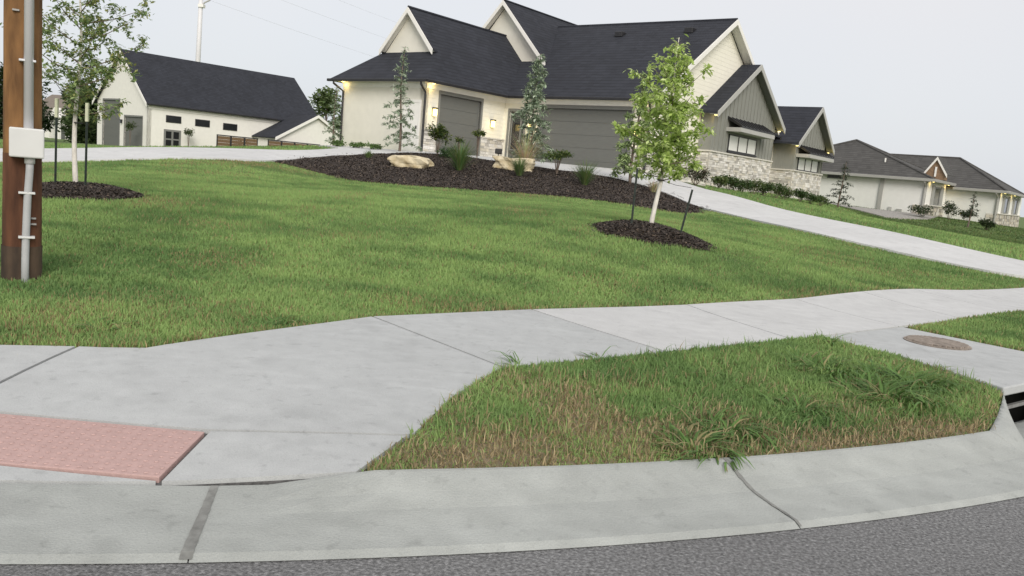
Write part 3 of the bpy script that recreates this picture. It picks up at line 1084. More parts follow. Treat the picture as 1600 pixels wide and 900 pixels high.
ed = edge_dist(x, y, VERGE_R)
blades('far_verge_grass', x, y, ground(x, y) - .03, .065 * RNG.uniform(.5, 1.3, len(x)), .005 + .0009 * np.hypot(x, y), grass_colour(x, y, .05 + .35 * np.exp(-ed / .07)), .5, 'dense green grass verge beyond the storm inlet')


# weeds
def weed(cx, cy, n, L, spread, label, flat=.5, wid=.016, yaw=None):
    b = MB()
    z0 = gz(cx, cy) - .03
    for i in range(n):
        a = random.uniform(0, 2 * math.pi) if yaw is None else random.gauss(yaw, .6)
        r0 = random.uniform(0, spread)
        px, py = r0 * math.cos(a + 1), r0 * math.sin(a + 1)
        ln = L * random.uniform(.5, 1.1)
        el = random.uniform(.35, 1.25) * (1 - flat * .4)
        w = wid * random.uniform(.6, 1.2)
        g = random.uniform(.7, 1.25)
        col = (.12 * g, .22 * g, .06 * g) if random.random() < .88 else (.3 * g, .27 * g, .13 * g)
        pts = []
        hx, hz = 0, 0
        e = el
        for k_ in range(5):
            pts.append((hx, hz))
            hx += ln / 4 * math.cos(e)
            hz += ln / 4 * math.sin(e)
            e -= .42
        vs = []
        for k_, (h_, zz) in enumerate(pts):
            ww = w * (1, 1.1, .9, .6, .08)[k_] / 2
            x_, y_ = px + h_ * math.cos(a), py + h_ * math.sin(a)
            vs += [(x_ - ww * math.sin(a), y_ + ww * math.cos(a), max(zz, .008)), (x_ + ww * math.sin(a), y_ - ww * math.cos(a), max(zz, .008))]
        b.add(vs, [(2 * q, 2 * q + 1, 2 * q + 3, 2 * q + 2) for q in range(4)], col)
    o = b.build('weed', 'blade', loc=(cx, cy, z0))
    return tag(o, label, 'weed', 'weeds growing in the verge')


weed(1.06, 4.24, 170, .26, .2, 'weed tuft spilling over the kerb at the cracked gutter joint', .4)
weed(1.33, 4.62, 120, .3, .2, 'leafy weed just behind the kerb tuft at the gutter joint')
weed(1.95, 5.2, 120, .28, .26, 'low weed amid straw halfway along the verge')
weed(2.75, 5.75, 260, .40, .34, 'large dark green weed clump at the kerb end near the inlet')
weed(3.15, 6.25, 240, .40, .3, 'large weed clump behind the kerb-end clump near the inlet')
weed(2.55, 6.45, 180, .36, .3, 'bushy weed in the right half of the verge')
weed(3.0, 7.55, 40, .3, .08, 'upright weed at the corner where verge meets sidewalk and inlet', 0)
weed(0.12, 5.62, 22, .34, .06, 'long grass stems lying over the sidewalk edge', .9, .008, 2.6)
weed(0.75, 6.05, 26, .3, .1, 'grass stems leaning on the sidewalk beside the dark joint', .8, .008, 2.2)
weed(3.62, 6.75, 22, .3, .06, 'stray stems reaching over the inlet slab', .8, .008, .3)
weed(-1.72, 6.25, 30, .2, .12, 'broad weed in the lawn edge above the landing slab', .5, .02)
weed(-2.75, 5.5, 40, .2, .15, 'pale broad-leaved weed at the lawn corner by the sidewalk', .5, .022)

# ------------------------------------------------------------------ buildings
class Face:
    """a wall plane: s along the wall, n outwards, z up"""
    def __init__(s, parent, o, d, n):
        s.p, s.o, s.d, s.n = parent, Vector((*o, 0)), Vector((*d, 0)), Vector((*n, 0))

    def pt(s, a, n, z):
        q = s.o + s.d * a + s.n * n
        return (q.x, q.y, q.z + z)

    def add(s, b, a0, a1, z0, z1, n0, n1, col=None):
        b.add([s.pt(a0, n0, z0), s.pt(a1, n0, z0), s.pt(a1, n1, z0), s.pt(a0, n1, z0), s.pt(a0, n0, z1), s.pt(a1, n0, z1), s.pt(a1, n1, z1), s.pt(a0, n1, z1)],
              [(0, 3, 2, 1), (4, 5, 6, 7), (0, 1, 5, 4), (1, 2, 6, 5), (2, 3, 7, 6), (3, 0, 4, 7)], col)
        return b

    def box(s, name, m, a0, a1, z0, z1, n0, n1, parent=None, bevel=0.0):
        return s.add(MB(), a0, a1, z0, z1, n0, n1).build(name, m, parent or s.p, bevel=bevel)

    def wall(s, name, m, a0, a1, z0, z1, t, holes=()):
        """wall layer of thickness t (outer face at n=0) with rectangular holes (a0,a1,z0,z1), non overlapping along s"""
        b = MB()
        x = a0
        for h in sorted(holes):
            s.add(b, x, h[0], z0, z1, -t, 0)
            if h[3] < z1:
                s.add(b, h[0], h[1], h[3], z1, -t, 0)
            if h[2] > z0:
                s.add(b, h[0], h[1], z0, h[2], -t, 0)
            x = h[1]
        s.add(b, x, a1, z0, z1, -t, 0)
        return b.build(name, m, s.p)

    def garage_door(s, a0, a1, z0, z1, rows, m='grey_door', depth=.11, cols=0):
        d = MB()
        s.add(d, a0, a1, z0, z1, -depth - .03, -depth)
        o = d.build('garage_door', m, s.p)
        h = (z1 - z0) / rows
        for r in range(rows):
            s.box('door_panel', m, a0 + .015, a1 - .015, z0 + r * h + .003, z0 + (r + 1) * h - .003, -depth, -depth + .022, o, bevel=.006)
        t = .11
        f = MB()
        s.add(f, a0 - t, a0, z0, z1, -.10, .03)
        s.add(f, a1, a1 + t, z0, z1, -.10, .03)
        s.add(f, a0 - t, a1 + t, z1, z1 + t + .04, -.10, .032)
        f.build('door_trim', 'grey_trim', s.p)
        return o

    def sconce(s, a, z, on=True, k=1.0, watts=2.6):
        o = MB()
        s.add(o, a - .06, a + .06, z - .16, z + .2, 0, .03)
        s.add(o, a - .09 * k, a + .09 * k, z + .13, z + .19, .03, .22)
        lamp = o.build('wall_lamp', 'black_metal', s.p)
        s.box('shade', 'lamp_glow' if on else 'glass_dark', a - .065 * k, a + .065 * k, z - .16, z + .13, .05, .18, lamp)
        if on:
            glow(s.pt(a, .32, z - .02), watts, s.p)

    def window(s, a0, a1, z0, z1, panes=1, frame='black_metal', glass='pane_white', name='window', fw=.05, rows=1, sill=None):
        f = MB()
        s.add(f, a0, a1, z0, z0 + fw, 0, .05)
        s.add(f, a0, a1, z1 - fw, z1, 0, .05)
        s.add(f, a0, a0 + fw, z0 + fw, z1 - fw, 0, .05)
        s.add(f, a1 - fw, a1, z0 + fw, z1 - fw, 0, .05)
        w = (a1 - a0 - fw) / panes
        for i in range(1, panes):
            s.add(f, a0 + i * w, a0 + i * w + fw, z0 + fw, z1 - fw, 0, .048)
        hh = (z1 - z0 - fw) / rows
        for j in range(1, rows):
            s.add(f, a0 + fw, a1 - fw, z0 + j * hh, z0 + j * hh + fw * .7, 0, .044)
        o = f.build(name, frame, s.p)
        for i in range(panes):
            s.box('pane', glass, a0 + fw + i * w, a0 + i * w + w, z0 + fw, z1 - fw, .004, .018, o)
        if sill:
            s.box('sill', sill, a0 - .06, a1 + .06, z0 - .07, z0, 0, .09, o)
        return o

    def stones(s, a0, a1, z0, z1, n=.06, row=.11, wmin=.14, wmax=.42, pal=None, cap=True):
        s.box('stone_backing', 'mortar', a0, a1, z0, z1, .0, n * .5)
        b = MB()
        z = z0
        while z < z1 - .03:
            h = min(row * random.uniform(.6, 1.35), z1 - z)
            x = a0
            while x < a1 - .01:
                w = min(random.uniform(wmin, wmax), a1 - x)
                base = random.choice(pal or [(.74, .71, .65), (.64, .62, .57), (.80, .78, .73), (.48, .46, .42), (.70, .66, .57), (.82, .80, .76)])
                g = random.uniform(.85, 1.1)
                s.add(b, x + .006, x + w - .006, z + .005, z + h - .005, n * .3, n * random.uniform(.75, 1.5), tuple(q * g for q in base))
                x += w
            z += h
        tag(b.build('stone_veneer', 'stone', s.p), 'irregular pale ledge stones', kind='stuff')
        if cap:
            s.box('stone_cap', 'cap_stone', a0 - .03, a1 + .03, z1, z1 + .07, 0, n + .07, bevel=.01)


def glow(loc, watts, parent, r=.05):
    ld = bpy.data.lights.new('lamp_light', 'POINT')
    ld.energy = watts
    ld.color = (1.0, .74, .30)
    ld.shadow_soft_size = r
    o = bpy.data.objects.new('lamp_light', ld)
    COL.objects.link(o)
    o.parent = parent
    o.location = loc
    return o


def soffit_lamp(parent, x, y, z, watts=3.0):
    b = MB()
    b.tube([(x, y, z), (x, y, z - .03)], [.07, .07], 12)
    o = b.build('soffit_lamp', 'soffit_glow', parent)
    glow((x, y, z - .16), watts, parent, .06)
    return o


def roof(parent, polys, m, thick=.1, name='roof_slope'):
    out = []
    for p in polys:
        out.append(MB().slab(p, thick).build(name, m, parent))
    return out


def gutter(parent, pts, m='black_metal', w=.13, h=.12, dz=-.06):
    b = MB()
    for a, c in zip(pts, pts[1:]):
        b.beam((a[0], a[1], a[2] + dz), (c[0], c[1], c[2] + dz), w, h)
    return b.build('gutter', m, parent, bevel=.02)


def downspout(parent, top, wallpt, zb, m='black_metal', r=.05):
    b = MB()
    x, y, z = top
    wx, wy = wallpt
    b.tube([(x, y, z), (x, y, z - .12), (x + (wx - x) * .5, y + (wy - y) * .5, z - .27), (wx, wy, z - .42), (wx, wy, zb + .25), (wx, wy, zb)], r, 8)
    return b.build('downspout', m, parent)


def rake(parent, a, b_, m='trim_white', w=.05, h=.24):
    """barge board hanging below a roof edge"""
    mb = MB()
    a, b_ = Vector(a), Vector(b_)
    mb.add([a, b_, b_ - Vector((0, 0, h)), a - Vector((0, 0, h))], [(0, 1, 2, 3)])
    d = (b_ - a)
    nrm = Vector((d.y, -d.x, 0)).normalized() * w
    m2 = MB()
    q = [a, b_, b_ - Vector((0, 0, h)), a - Vector((0, 0, h))]
    m2.prism([p - nrm / 2 for p in q], nrm)
    return m2.build('barge_board', m, parent)


# ---- main house, local x right along the double garage wall, y back
hs = thing('house', 'large cream house with black roof, garages and grey stone-based gables', 'house', HO, -HT)
He = 2.96
f_end = Face(hs, (0, -5.39), (1, 0), (0, -1))
f_single = Face(hs, (0, 0), (0, 1), (1, 0))
f_dbl = Face(hs, (0, 0), (1, 0), (0, -1))
f_gab = Face(hs, (7.655, 0), (0, 1), (1, 0))
b = MB()
b.box(-5.21, -.3, -5.19, 9, -1.2, He)
b.box(-.3, 7.35, .3, 13.2, -1.2, He)
b.box(-.3, 7.40, 13.2, 19.2, -1.6, 2.6)
b.build('wall_core', 'stucco', hs)
f_end.wall('wall', 'stucco', -5.21, 0, -1.2, He, .2)
f_single.wall('wall', 'siding', -5.39, 0, -1.2, He, .3, [(-4.47, -1.74, -1.2, 2.52)])
f_dbl.wall('wall', 'siding', 0, 7.655, -1.2, He, .3, [(.32, 1.22, -1.2, 2.3), (2.12, 6.84, -1.2, 2.50)])
f_gab.wall('wall', 'siding', 0, 19.2, -1.8, 2.6, .3)
MB().prism([(7.655, -.0, 2.6), (7.655, 13.2, 2.6), (7.655, 13.2, He), (7.655, 6.6, 7.25), (7.655, 0, He)], (-.3, 0, 0)).build('gable_wall', 'siding', hs)
f_single.garage_door(-4.47, -1.74, -.3, 2.52, 5)
f_dbl.garage_door(2.12, 6.84, -.3, 2.50, 5)
# glazed entry door between the garages
f_dbl.box('door', 'grey_door', .32, 1.22, -.3, 2.3, -.16, -.1)
f_dbl.window(.48, 1.06, .5, 2.1, 1, 'grey_trim', 'glass_dark', 'door_light')
t_ = MB()
f_dbl.add(t_, .22, .32, -.3, 2.3, -.05, .03); f_dbl.add(t_, 1.22, 1.32, -.3, 2.3, -.05, .03); f_dbl.add(t_, .22, 1.32, 2.3, 2.42, -.05, .032)
t_.build('door_trim', 'grey_trim', hs)
# white side door on the wing end
d_ = f_end.box('door', 'trim_white', -1.12, -.28, -.2, 2.05, 0, .025)
f_end.box('handle', 'black_metal', -.40, -.36, .95, 1.08, .025, .07, d_)
t_ = MB()
f_end.add(t_, -1.22, -1.12, -.2, 2.05, 0, .045); f_end.add(t_, -.28, -.18, -.2, 2.05, 0, .045); f_end.add(t_, -1.22, -.18, 2.05, 2.16, 0, .047)
t_.build('door_trim', 'trim_white', hs)
# stone piers
f_single.stones(-1.62, 0, -1.0, .92)
f_single.stones(-5.39, -4.6, -1.0, .92)
f_dbl.stones(1.34, 2.0, -1.0, .92)
f_dbl.stones(6.97, 7.655, -1.0, .92)
f_gab.stones(0, 4.85, -1.4, .92)
# wall lamps
f_single.sconce(-4.86, 1.72)
f_single.sconce(-.95, 1.62)
f_dbl.sconce(1.66, 1.62)
f_dbl.sconce(7.22, 1.62)
# roofs
wing_z = lambda x: He + 1.095 * (.45 - x)
SK = .742
RS = .636
mz = lambda y: He + RS * (y + .45)
g2 = lambda x: 8.0 - 1.05 * (x + 2.65)
roof(hs, [
    [(.45, -5.84, He), (.45, -.45, He), (-1.44, 2.8, wing_z(-1.44)), (-2.6, 2.8, 6.3), (-2.6, -4.2, 6.3), (-.98, -4.2, wing_z(-.98)), (-.865, -3.9, wing_z(-.865))],
    [(-5.65, -5.84, He), (-4.335, -3.9, 4.4), (-4.22, -4.2, wing_z(-.98)), (-2.6, -4.2, 6.3), (-2.6, 8, 6.3), (-5.65, 8, He)],
    [(.45, -5.84, He), (-.865, -3.9, 4.4), (-4.335, -3.9, 4.4), (-5.65, -5.84, He)],
    [(.45, -.45, He), (8.1, -.45, He), (8.1, 6.6, mz(6.6)), (-2.1, 6.6, mz(6.6)), (.18, 2.8, mz(2.8)), (-1.44, 2.8, mz(2.8))],
    [(8.1, 6.6, mz(6.6)), (8.1, 13.65, He), (-3, 13.65, He), (-3, 6.6, mz(6.6))],
    [(-2.65, 2.42, 8.0), (.30, 2.42, g2(.30)), (.18, 2.8, g2(.18)), (-2.1, 6.6, g2(-2.1)), (-2.1, 12, g2(-2.1)), (-2.65, 12, 8.0)],
    [(-2.65, 2.42, 8.0), (-2.65, 12, 8.0), (-5.0, 12, 5.53), (-5.0, 6, 5.53), (-4.1, 2.8, g2(-1.2)), (-4.1, 2.42, g2(-1.2))],
], 'shingle_black')
rc = MB()
rc.tube([(-2.6, -4.2, 6.32), (-2.6, 2.8, 6.32)], .055, 6)
rc.tube([(-2.1, 6.6, mz(6.6) + .01), (8.1, 6.6, mz(6.6) + .01)], .055, 6)
rc.tube([(-2.65, 2.42, 8.02), (-2.65, 12, 8.02)], .055, 6)
rc.build('ridge_cap', 'shingle_black', hs)
# gable faces
MB().prism([(-.95, -3.9, 4.3), (-4.25, -3.9, 4.3), (-2.6, -3.9, 6.18)], (0, .25, 0)).build('gable_face', 'stucco', hs)
MB().prism([(.22, 2.8, 4.5), (-4.0, 2.8, 4.5), (-4.0, 2.8, 6.3), (-2.65, 2.8, 7.88)], (0, .25, 0)).build('gable_face', 'stucco', hs)
for a, c in (((-2.6, -4.22, 6.3), (-.93, -4.22, 4.47)), ((-2.6, -4.22, 6.3), (-4.27, -4.22, 4.47)), ((-2.65, 2.40, 8.0), (.32, 2.40, g2(.32))), ((-2.65, 2.40, 8.0), (-4.1, 2.40, g2(-1.2))),
             ((8.12, 6.6, mz(6.6)), (8.12, -.47, He)), ((8.12, 6.6, mz(6.6)), (8.12, 13.67, He))):
    rake(hs, a, c)
def under(a, c, d, m='trim_white'):
    a, c = Vector(a), Vector(c)
    q = Vector((0, 0, .115))
    MB().prism([a - q, c - q, c - q - Vector((0, 0, .02)), a - q - Vector((0, 0, .02))], d).build('soffit', m, hs)


under((7.66, 6.6, mz(6.6)), (7.66, -.45, He), (.42, 0, 0)); under((7.66, 6.6, mz(6.6)), (7.66, 13.6, He), (.42, 0, 0))
under((-2.6, -4.18, 6.3), (-1.0, -4.18, wing_z(-1.0)), (0, .28, 0)); under((-2.6, -4.18, 6.3), (-4.2, -4.18, wing_z(-1.0)), (0, .28, 0))
under((-2.65, 2.44, 8.0), (.25, 2.44, g2(.25)), (0, .36, 0)); under((-2.65, 2.44, 8.0), (-4.1, 2.44, g2(-1.2)), (0, .36, 0))
# soffits and frieze
sf = MB()
sf.box(-5.6, .4, -5.8, -5.39, He - .09, He - .06); sf.box(0, .4, -5.39, 0, He - .09, He - .06); sf.box(.4, 8.05, -.4, 0, He - .09, He - .06)
sf.build('soffit', 'soffit', hs)
fz = MB()
f_end.add(fz, -5.21, 0, He - .3, He - .1, 0, .03); f_single.add(fz, -5.36, -.03, He - .3, He - .1, 0, .03); f_dbl.add(fz, .03, 7.655, He - .3, He - .1, 0, .03)
fz.build('frieze', 'trim_white', hs)
gutter(hs, [(-5.72, -5.9, He), (.51, -5.9, He), (.51, -.51, He), (8.1, -.51, He)])
downspout(hs, (-5.3, -5.9, He - .08), (-5.14, -5.45), -1)
downspout(hs, (.2, -5.9, He - .08), (.06, -5.45), -1)
downspout(hs, (7.9, -.51, He - .08), (7.75, -.07), -1)
for x_, y_ in ((2.6, 5.35), (6.3, 5.5)):
    v_ = MB().box(x_ - .22, x_ + .22, y_ - .2, y_ + .25, mz(y_) - .1, mz(y_) + .16)
    v_.build('roof_vent', 'black_metal', hs, bevel=.03)
for q in ((-5.0, -5.6), (.2, -5.15), (7.85, -.2)):
    soffit_lamp(hs, q[0], q[1], He - .09)


# grey projecting gables with board and batten
def bump(hs, x1, y0, y1, eave, apex, zb, over, stone_z, win, awn, xback, rs, lamps):
    yc = (y0 + y1) / 2
    f = Face(hs, (x1, 0), (0, 1), (1, 0))
    MB().box(xback, x1, y0, y1, zb, eave).build('bay_wall', 'grey_siding', hs)
    top = apex - .14
    sl = (apex - eave) / (yc - y0 + over)
    ez = apex - sl * (yc - y0)
    MB().prism([(x1, y0, eave), (x1, y1, eave), (x1, y1, ez - .1), (x1, yc, top), (x1, y0, ez - .1)], (xback - x1, 0, 0)).build('bay_gable', 'grey_siding', hs)
    n = int((y1 - y0) / .42)
    for i in range(n + 1):
        y = y0 + .05 + (y1 - y0 - .1) * i / n
        zt = apex - sl * abs(y - yc) - .2
        segs = [(stone_z + .08, zt)]
        if win[0] - .1 < y < win[1] + .1:
            segs = [(stone_z + .08, win[2] - .08), (awn + .1, zt)]
        for z0, z1 in segs:
            if z1 - z0 > .06:
                f.box('batten', 'grey_siding', y - .03, y + .03, z0, z1, 0, .035)
    xo = x1 + .4
    roof(hs, [[(xback, yc, apex), (xo, yc, apex), (xo, y0 - over, eave), (xback, y0 - over, eave)], [(xback, yc, apex), (xback, y1 + over, eave), (xo, y1 + over, eave), (xo, yc, apex)]], 'shingle_black', .09)
    rake(hs, (xo + .02, yc, apex), (xo + .02, y0 - over - .02, eave), 'pale_grey_trim', .05, .26)
    rake(hs, (xo + .02, yc, apex), (xo + .02, y1 + over + .02, eave), 'pale_grey_trim', .05, .26)
    # dark underside boards
    un = MB()
    un.prism([(x1 + .01, yc, apex - .13), (x1 + .01, y0 - over, eave - .13), (x1 + .01, y0 - over, eave - .11), (x1 + .01, yc, apex - .11)], (.38, 0, 0))
    un.prism([(x1 + .01, yc, apex - .13), (x1 + .01, y1 + over, eave - .13), (x1 + .01, y1 + over, eave - .11), (x1 + .01, yc, apex - .11)], (.38, 0, 0))
    un.build('soffit', 'grey_trim', hs)
    f.stones(y0 - .02, y1 + .02, zb, stone_z)
    fl = Face(hs, (0, y0), (1, 0), (0, -1))
    fl.stones(7.66, x1, zb, stone_z)
    f.window(*win, panes=3, glass='pane_white', sill='black_metal')
    # metal awning
    a0, a1 = win[0] - .35, win[1] + .45
    aw = MB().prism([f.pt(a0, 0, awn), f.pt(a0, .75, awn - .42), f.pt(a0, .75, awn - .48), f.pt(a0, 0, awn - .12)], tuple(Vector((0, a1 - a0, 0)))).build('awning', 'black_metal', hs)
    k = 9
    for i in range(k + 1):
        y = a0 + (a1 - a0) * i / k
        MB().beam(f.pt(y, .01, awn + .012), f.pt(y, .75, awn - .408), .03, .04).build('seam', 'black_metal', aw)
    f.box('awning_fascia', 'pale_grey_trim', a0 - .04, a1 + .04, awn - .68, awn - .49, 0, .74)
    for y in lamps:
        soffit_lamp(hs, x1 + .2, y, eave - .14, 2.5)


bump(hs, 8.255, 4.9, 12.6, 3.02, 5.71, -1.7, .42, 1.22, (6.86, 10.34, 1.40, 2.20), 2.98, 7.665, .6, (4.72, 12.8))
bump(hs, 8.855, 14.4, 19.3, 2.40, 4.62, -2.0, .62, .90, (15.1, 18.55, .98, 1.72), 2.36, 4.2, .6, (14.1, 19.5))
roof(hs, [[(8.1, 12.9, 2.72), (8.1, 14.5, 2.72), (4, 14.5, 4.2), (4, 12.9, 4.2)]], 'shingle_black')
downspout(hs, (8.15, 13.95, 2.66), (7.74, 13.95), -2)

# ---- barn with a long steep roof
BO = Vector((-34.503, 75.877, .909))
BT = .703
bn = thing('barn_garage', 'white outbuilding with long steep black roof behind the driveway', 'outbuilding', BO, -BT)
f_b = Face(bn, (0, 0), (0, 1), (1, 0))
f_bf = Face(bn, (0, 0), (1, 0), (0, -1))
W_, L_, E_, A_ = 10.84, 18.66, 4.08, 8.75
MB().box(-W_, -.3, .3, L_, -2, E_).build('wall_core', 'barn_white', bn)
f_b.wall('wall', 'barn_white', 0, L_, -2, E_, .3)
f_bf.wall('wall', 'barn_white', -W_, 0, -2, E_, .3, [(-9.5, -5.85, -2, 4.0), (-4.75, -1.1, -2, 2.5)])
MB().prism([(0, .0, E_), (-W_, .0, E_), (-W_ / 2, .0, A_ - .12)], (0, .3, 0)).build('gable_wall', 'barn_white', bn)
MB().prism([(0, L_, E_), (-W_, L_, E_), (-W_ / 2, L_, A_ - .12)], (0, -.3, 0)).build('gable_wall', 'barn_white', bn)
bsl = (A_ - E_) / (W_ / 2)
roof(bn, [[(.35, -.35, E_ - .35 * bsl), (.35, L_ + .3, E_ - .35 * bsl), (-W_ / 2, L_ + .3, A_), (-W_ / 2, -.35, A_)],
          [(-W_ - .35, -.35, E_ - .35 * bsl), (-W_ / 2, -.35, A_), (-W_ / 2, L_ + .3, A_), (-W_ - .35, L_ + .3, E_ - .35 * bsl)]], 'shingle_black', .14)
rake(bn, (-W_ / 2, -.37, A_), (.36, -.37, E_ - .35 * bsl), h=.32)
rake(bn, (-W_ / 2, -.37, A_), (-W_ - .36, -.37, E_ - .35 * bsl), h=.32)
gutter(bn, [(.4, -.3, E_ - .3), (.4, 13.2, E_ - .3)], w=.14, h=.14)
f_b.box('frieze', 'trim_white', 0, 14, E_ - .75, E_ - .5, 0, .05)
f_bf.garage_door(-9.5, -5.85, -1.2, 4.0, 6)
f_bf.garage_door(-4.75, -1.1, -1.0, 2.5, 4)
f_bf.sconce(-10.25, 2.2, False, 1.5)
f_bf.sconce(-5.3, 2.0, False, 1.5)
for a0, a1, z0, z1 in ((1.67, 3.14, 2.27, 2.92), (4.54, 6.03, 2.2, 2.86), (7.44, 8.96, 2.12, 2.78)):
    f_b.window(a0, a1, z0, z1, 1, 'black_metal', 'glass_dark', fw=.07)
f_b.window(1.5, 3.15, -.9, 1.62, 2, 'grey_trim', 'glass_dark', 'glazed_door', fw=.18, rows=3)
# low side wing with its gable to the street
wy0, wy1, wx = 10.9, 20.1, 4.0
MB().box(-2, wx, wy0, wy1, -2, 1.9).build('wing_wall', 'barn_white', bn)
MB().prism([(wx, wy0, 1.9), (wx, wy1, 1.9), (wx, 15.5, 4.36)], (-.3, 0, 0)).build('wing_gable', 'barn_white', bn)
ws = (4.5 - 1.85) / 4.9
xr = lambda z: -(z - E_) / bsl
roof(bn, [[(wx + .3, 15.5, 4.5), (xr(4.5), 15.5, 4.5), (.05, 15.5 - (4.5 - E_) / ws, E_), (.05, 10.6, 1.85), (wx + .3, 10.6, 1.85)],
          [(wx + .3, 15.5, 4.5), (wx + .3, 20.4, 1.85), (-1, 20.4, 1.85), (-1, 15.5, 4.5)]], 'shingle_black', .12)
rake(bn, (wx + .32, 15.5, 4.5), (wx + .32, 10.58, 1.85), h=.3)
rake(bn, (wx + .32, 15.5, 4.5), (wx + .32, 20.42, 1.85), h=.3)

# fence of brown framed panels in front of the wing
_cb, _sb = math.cos(BT), math.sin(BT)
bw = lambda x, y: (BO.x + x * _cb + y * _sb, BO.y - x * _sb + y * _cb)


def panel_fence(y0, y1, k, label):
    x0, y0w = bw(5.2, y0)
    t = thing('panel_fence', label, 'fence', (x0, y0w, .909), -BT, 'brown fences in front of the outbuilding')
    w = (y1 - y0) / k
    for i in range(k):
        fr = MB()
        a = i * w
        fr.box(-.04, .04, a, a + .08, -1.2, 1.55); fr.box(-.04, .04, a + w - .08, a + w, -1.2, 1.55); fr.box(-.04, .04, a + .08, a + w - .08, 1.45, 1.55)
        o = fr.build('panel_frame', 'black_metal', t)
        nb = 8
        for j in range(nb):
            z = -.9 + j * 2.34 / nb
            MB().box(-.02, .02, a + .08, a + w - .08, z, z + 2.34 / nb - .015).build('slat', 'fence_brown', o)


panel_fence(3.9, 8.1, 3, 'brown slatted fence with three panels in front of the outbuilding wall')
panel_fence(9.2, 15.2, 4, 'lower-looking brown fence before the gabled side wing of the outbuilding')

# ---- grey roofed house on the right
RO = Vector((28.26, 58.0, .78))
rh = thing('neighbour_house', 'pale grey house with brown-grey hipped roof at the right edge', 'house', RO, -HT)
f_r0 = Face(rh, (0, 0), (1, 0), (0, -1))          # blank side wall, s negative to the left
f_r1 = Face(rh, (0, 0), (0, 1), (1, 0))           # front return
f_r2 = Face(rh, (0, 6.9), (1, 0), (0, -1))
f_r3 = Face(rh, (3.62, 6.9), (0, 1), (1, 0))
E2, E3 = 2.72, 2.45
b = MB()
b.box(-13, 0, 0, 11, -2, E2)
b.box(-8, 3.62, 6.9, 20, -2, E3)
b.build('wall', 'rh_wall', rh)
f_r1.box('front_panel', 'trim_white', 0, 6.85, .9, E2 - .1, -.05, .003)
f_r3.box('front_panel', 'trim_white', 0, 13, .75, E3 - .1, -.05, .003)
pal = [(.50, .46, .38), (.40, .38, .34), (.58, .54, .46), (.30, .28, .25), (.62, .60, .54)]
f_r1.stones(0, 6.9, -1.6, .9, row=.22, wmin=.3, wmax=.8, pal=pal)
f_r3.stones(0, 13, -1.6, .75, row=.22, wmin=.3, wmax=.8, pal=pal)
f_r0.stones(-.75, 0, -1.6, .9, row=.2, wmin=.2, wmax=.5, pal=pal, cap=False)
Face(rh, (0, 6.9), (1, 0), (0, -1)).stones(2.9, 3.62, -1.6, .75, row=.2, wmin=.2, wmax=.5, pal=pal, cap=False)


def shuttered(f, a0, a1, z0, z1):
    o = f.window(a0 + 1.0, a1 - 1.0, z0, z1, 1, 'grey_trim', 'glass_dark', fw=.12)
    for q in (a0, a1 - .85):
        sh_ = f.box('shutter', 'rh_trim', q, q + .85, z0 - .05, z1 + .08, .02, .07, o)


shuttered(f_r1, 1.6, 5.6, .95, 2.3)
shuttered(f_r3, 1.6, 5.4, .8, 2.1)
shuttered(f_r3, 7.4, 11, .8, 2.1)
f_r0.window(-6.9, -5.86, 2.3, 2.68, 1, 'grey_trim', 'glass_dark', fw=.05)
f_r0.box('corner_post', 'rh_trim', -3.1, -2.85, -1.8, E2 - .1, 0, .12)
f_r0.box('vent_cover', 'pale_grey_trim', -2.3, -2.1, .2, .6, 0, .1)
f_r0.box('meter', 'rh_trim', -1.75, -1.4, .2, .5, 0, .12)
f_r0.window(-5.3, -4.4, -.9, -.35, 1, 'grey_trim', 'glass_dark', 'basement_window')
PK = (-6.5, 4.7, 5.5)
roof(rh, [[(.45, -.45, E2), PK, (-13.4, -.45, E2)], [(.45, -.45, E2), (.45, 10, E2), PK], [(-13.4, -.45, E2), PK, (-13.4, 10, E2)], [(.45, 10, E2), (-13.4, 10, E2), PK]], 'shingle_grey', .12)
R1, R2 = (-4.6, 12, 4.95), (-.3, 12, 4.95)
roof(rh, [[(-9, 6.45, E3), (4.07, 6.45, E3), R2, (-9, 12, 4.95)], [(4.07, 6.45, E3), (4.07, 19, E3), R2], [(4.07, 19, E3), (-9, 19, E3), (-9, 12, 4.95), R2]], 'shingle_grey', .12)
rr = MB()
for a, c in (((.45, -.45, E2), PK), (PK, (.45, 10, E2)), (PK, (-13.4, -.45, E2)), ((4.07, 6.45, E3), R2), (R2, (-9, 12, 4.95)), (R2, (4.07, 19, E3))):
    rr.tube([(a[0], a[1], a[2] + .01), (c[0], c[1], c[2] + .01)], .09, 6)
rr.build('ridge_cap', 'shingle_grey', rh)
gutter(rh, [(-13.4, -.5, E2), (.5, -.5, E2), (.5, 7, E2)], 'rh_trim', .2, .2)
gutter(rh, [(.5, 6.4, E3), (4.12, 6.4, E3), (4.12, 19, E3)], 'rh_trim', .2, .2)
downspout(rh, (-.1, -.5, E2 - .1), (-.12, -.08), -1.5, 'rh_trim', .07)
downspout(rh, (3.4, 6.4, E3 - .1), (3.5, 6.82), -1.5, 'rh_trim', .07)
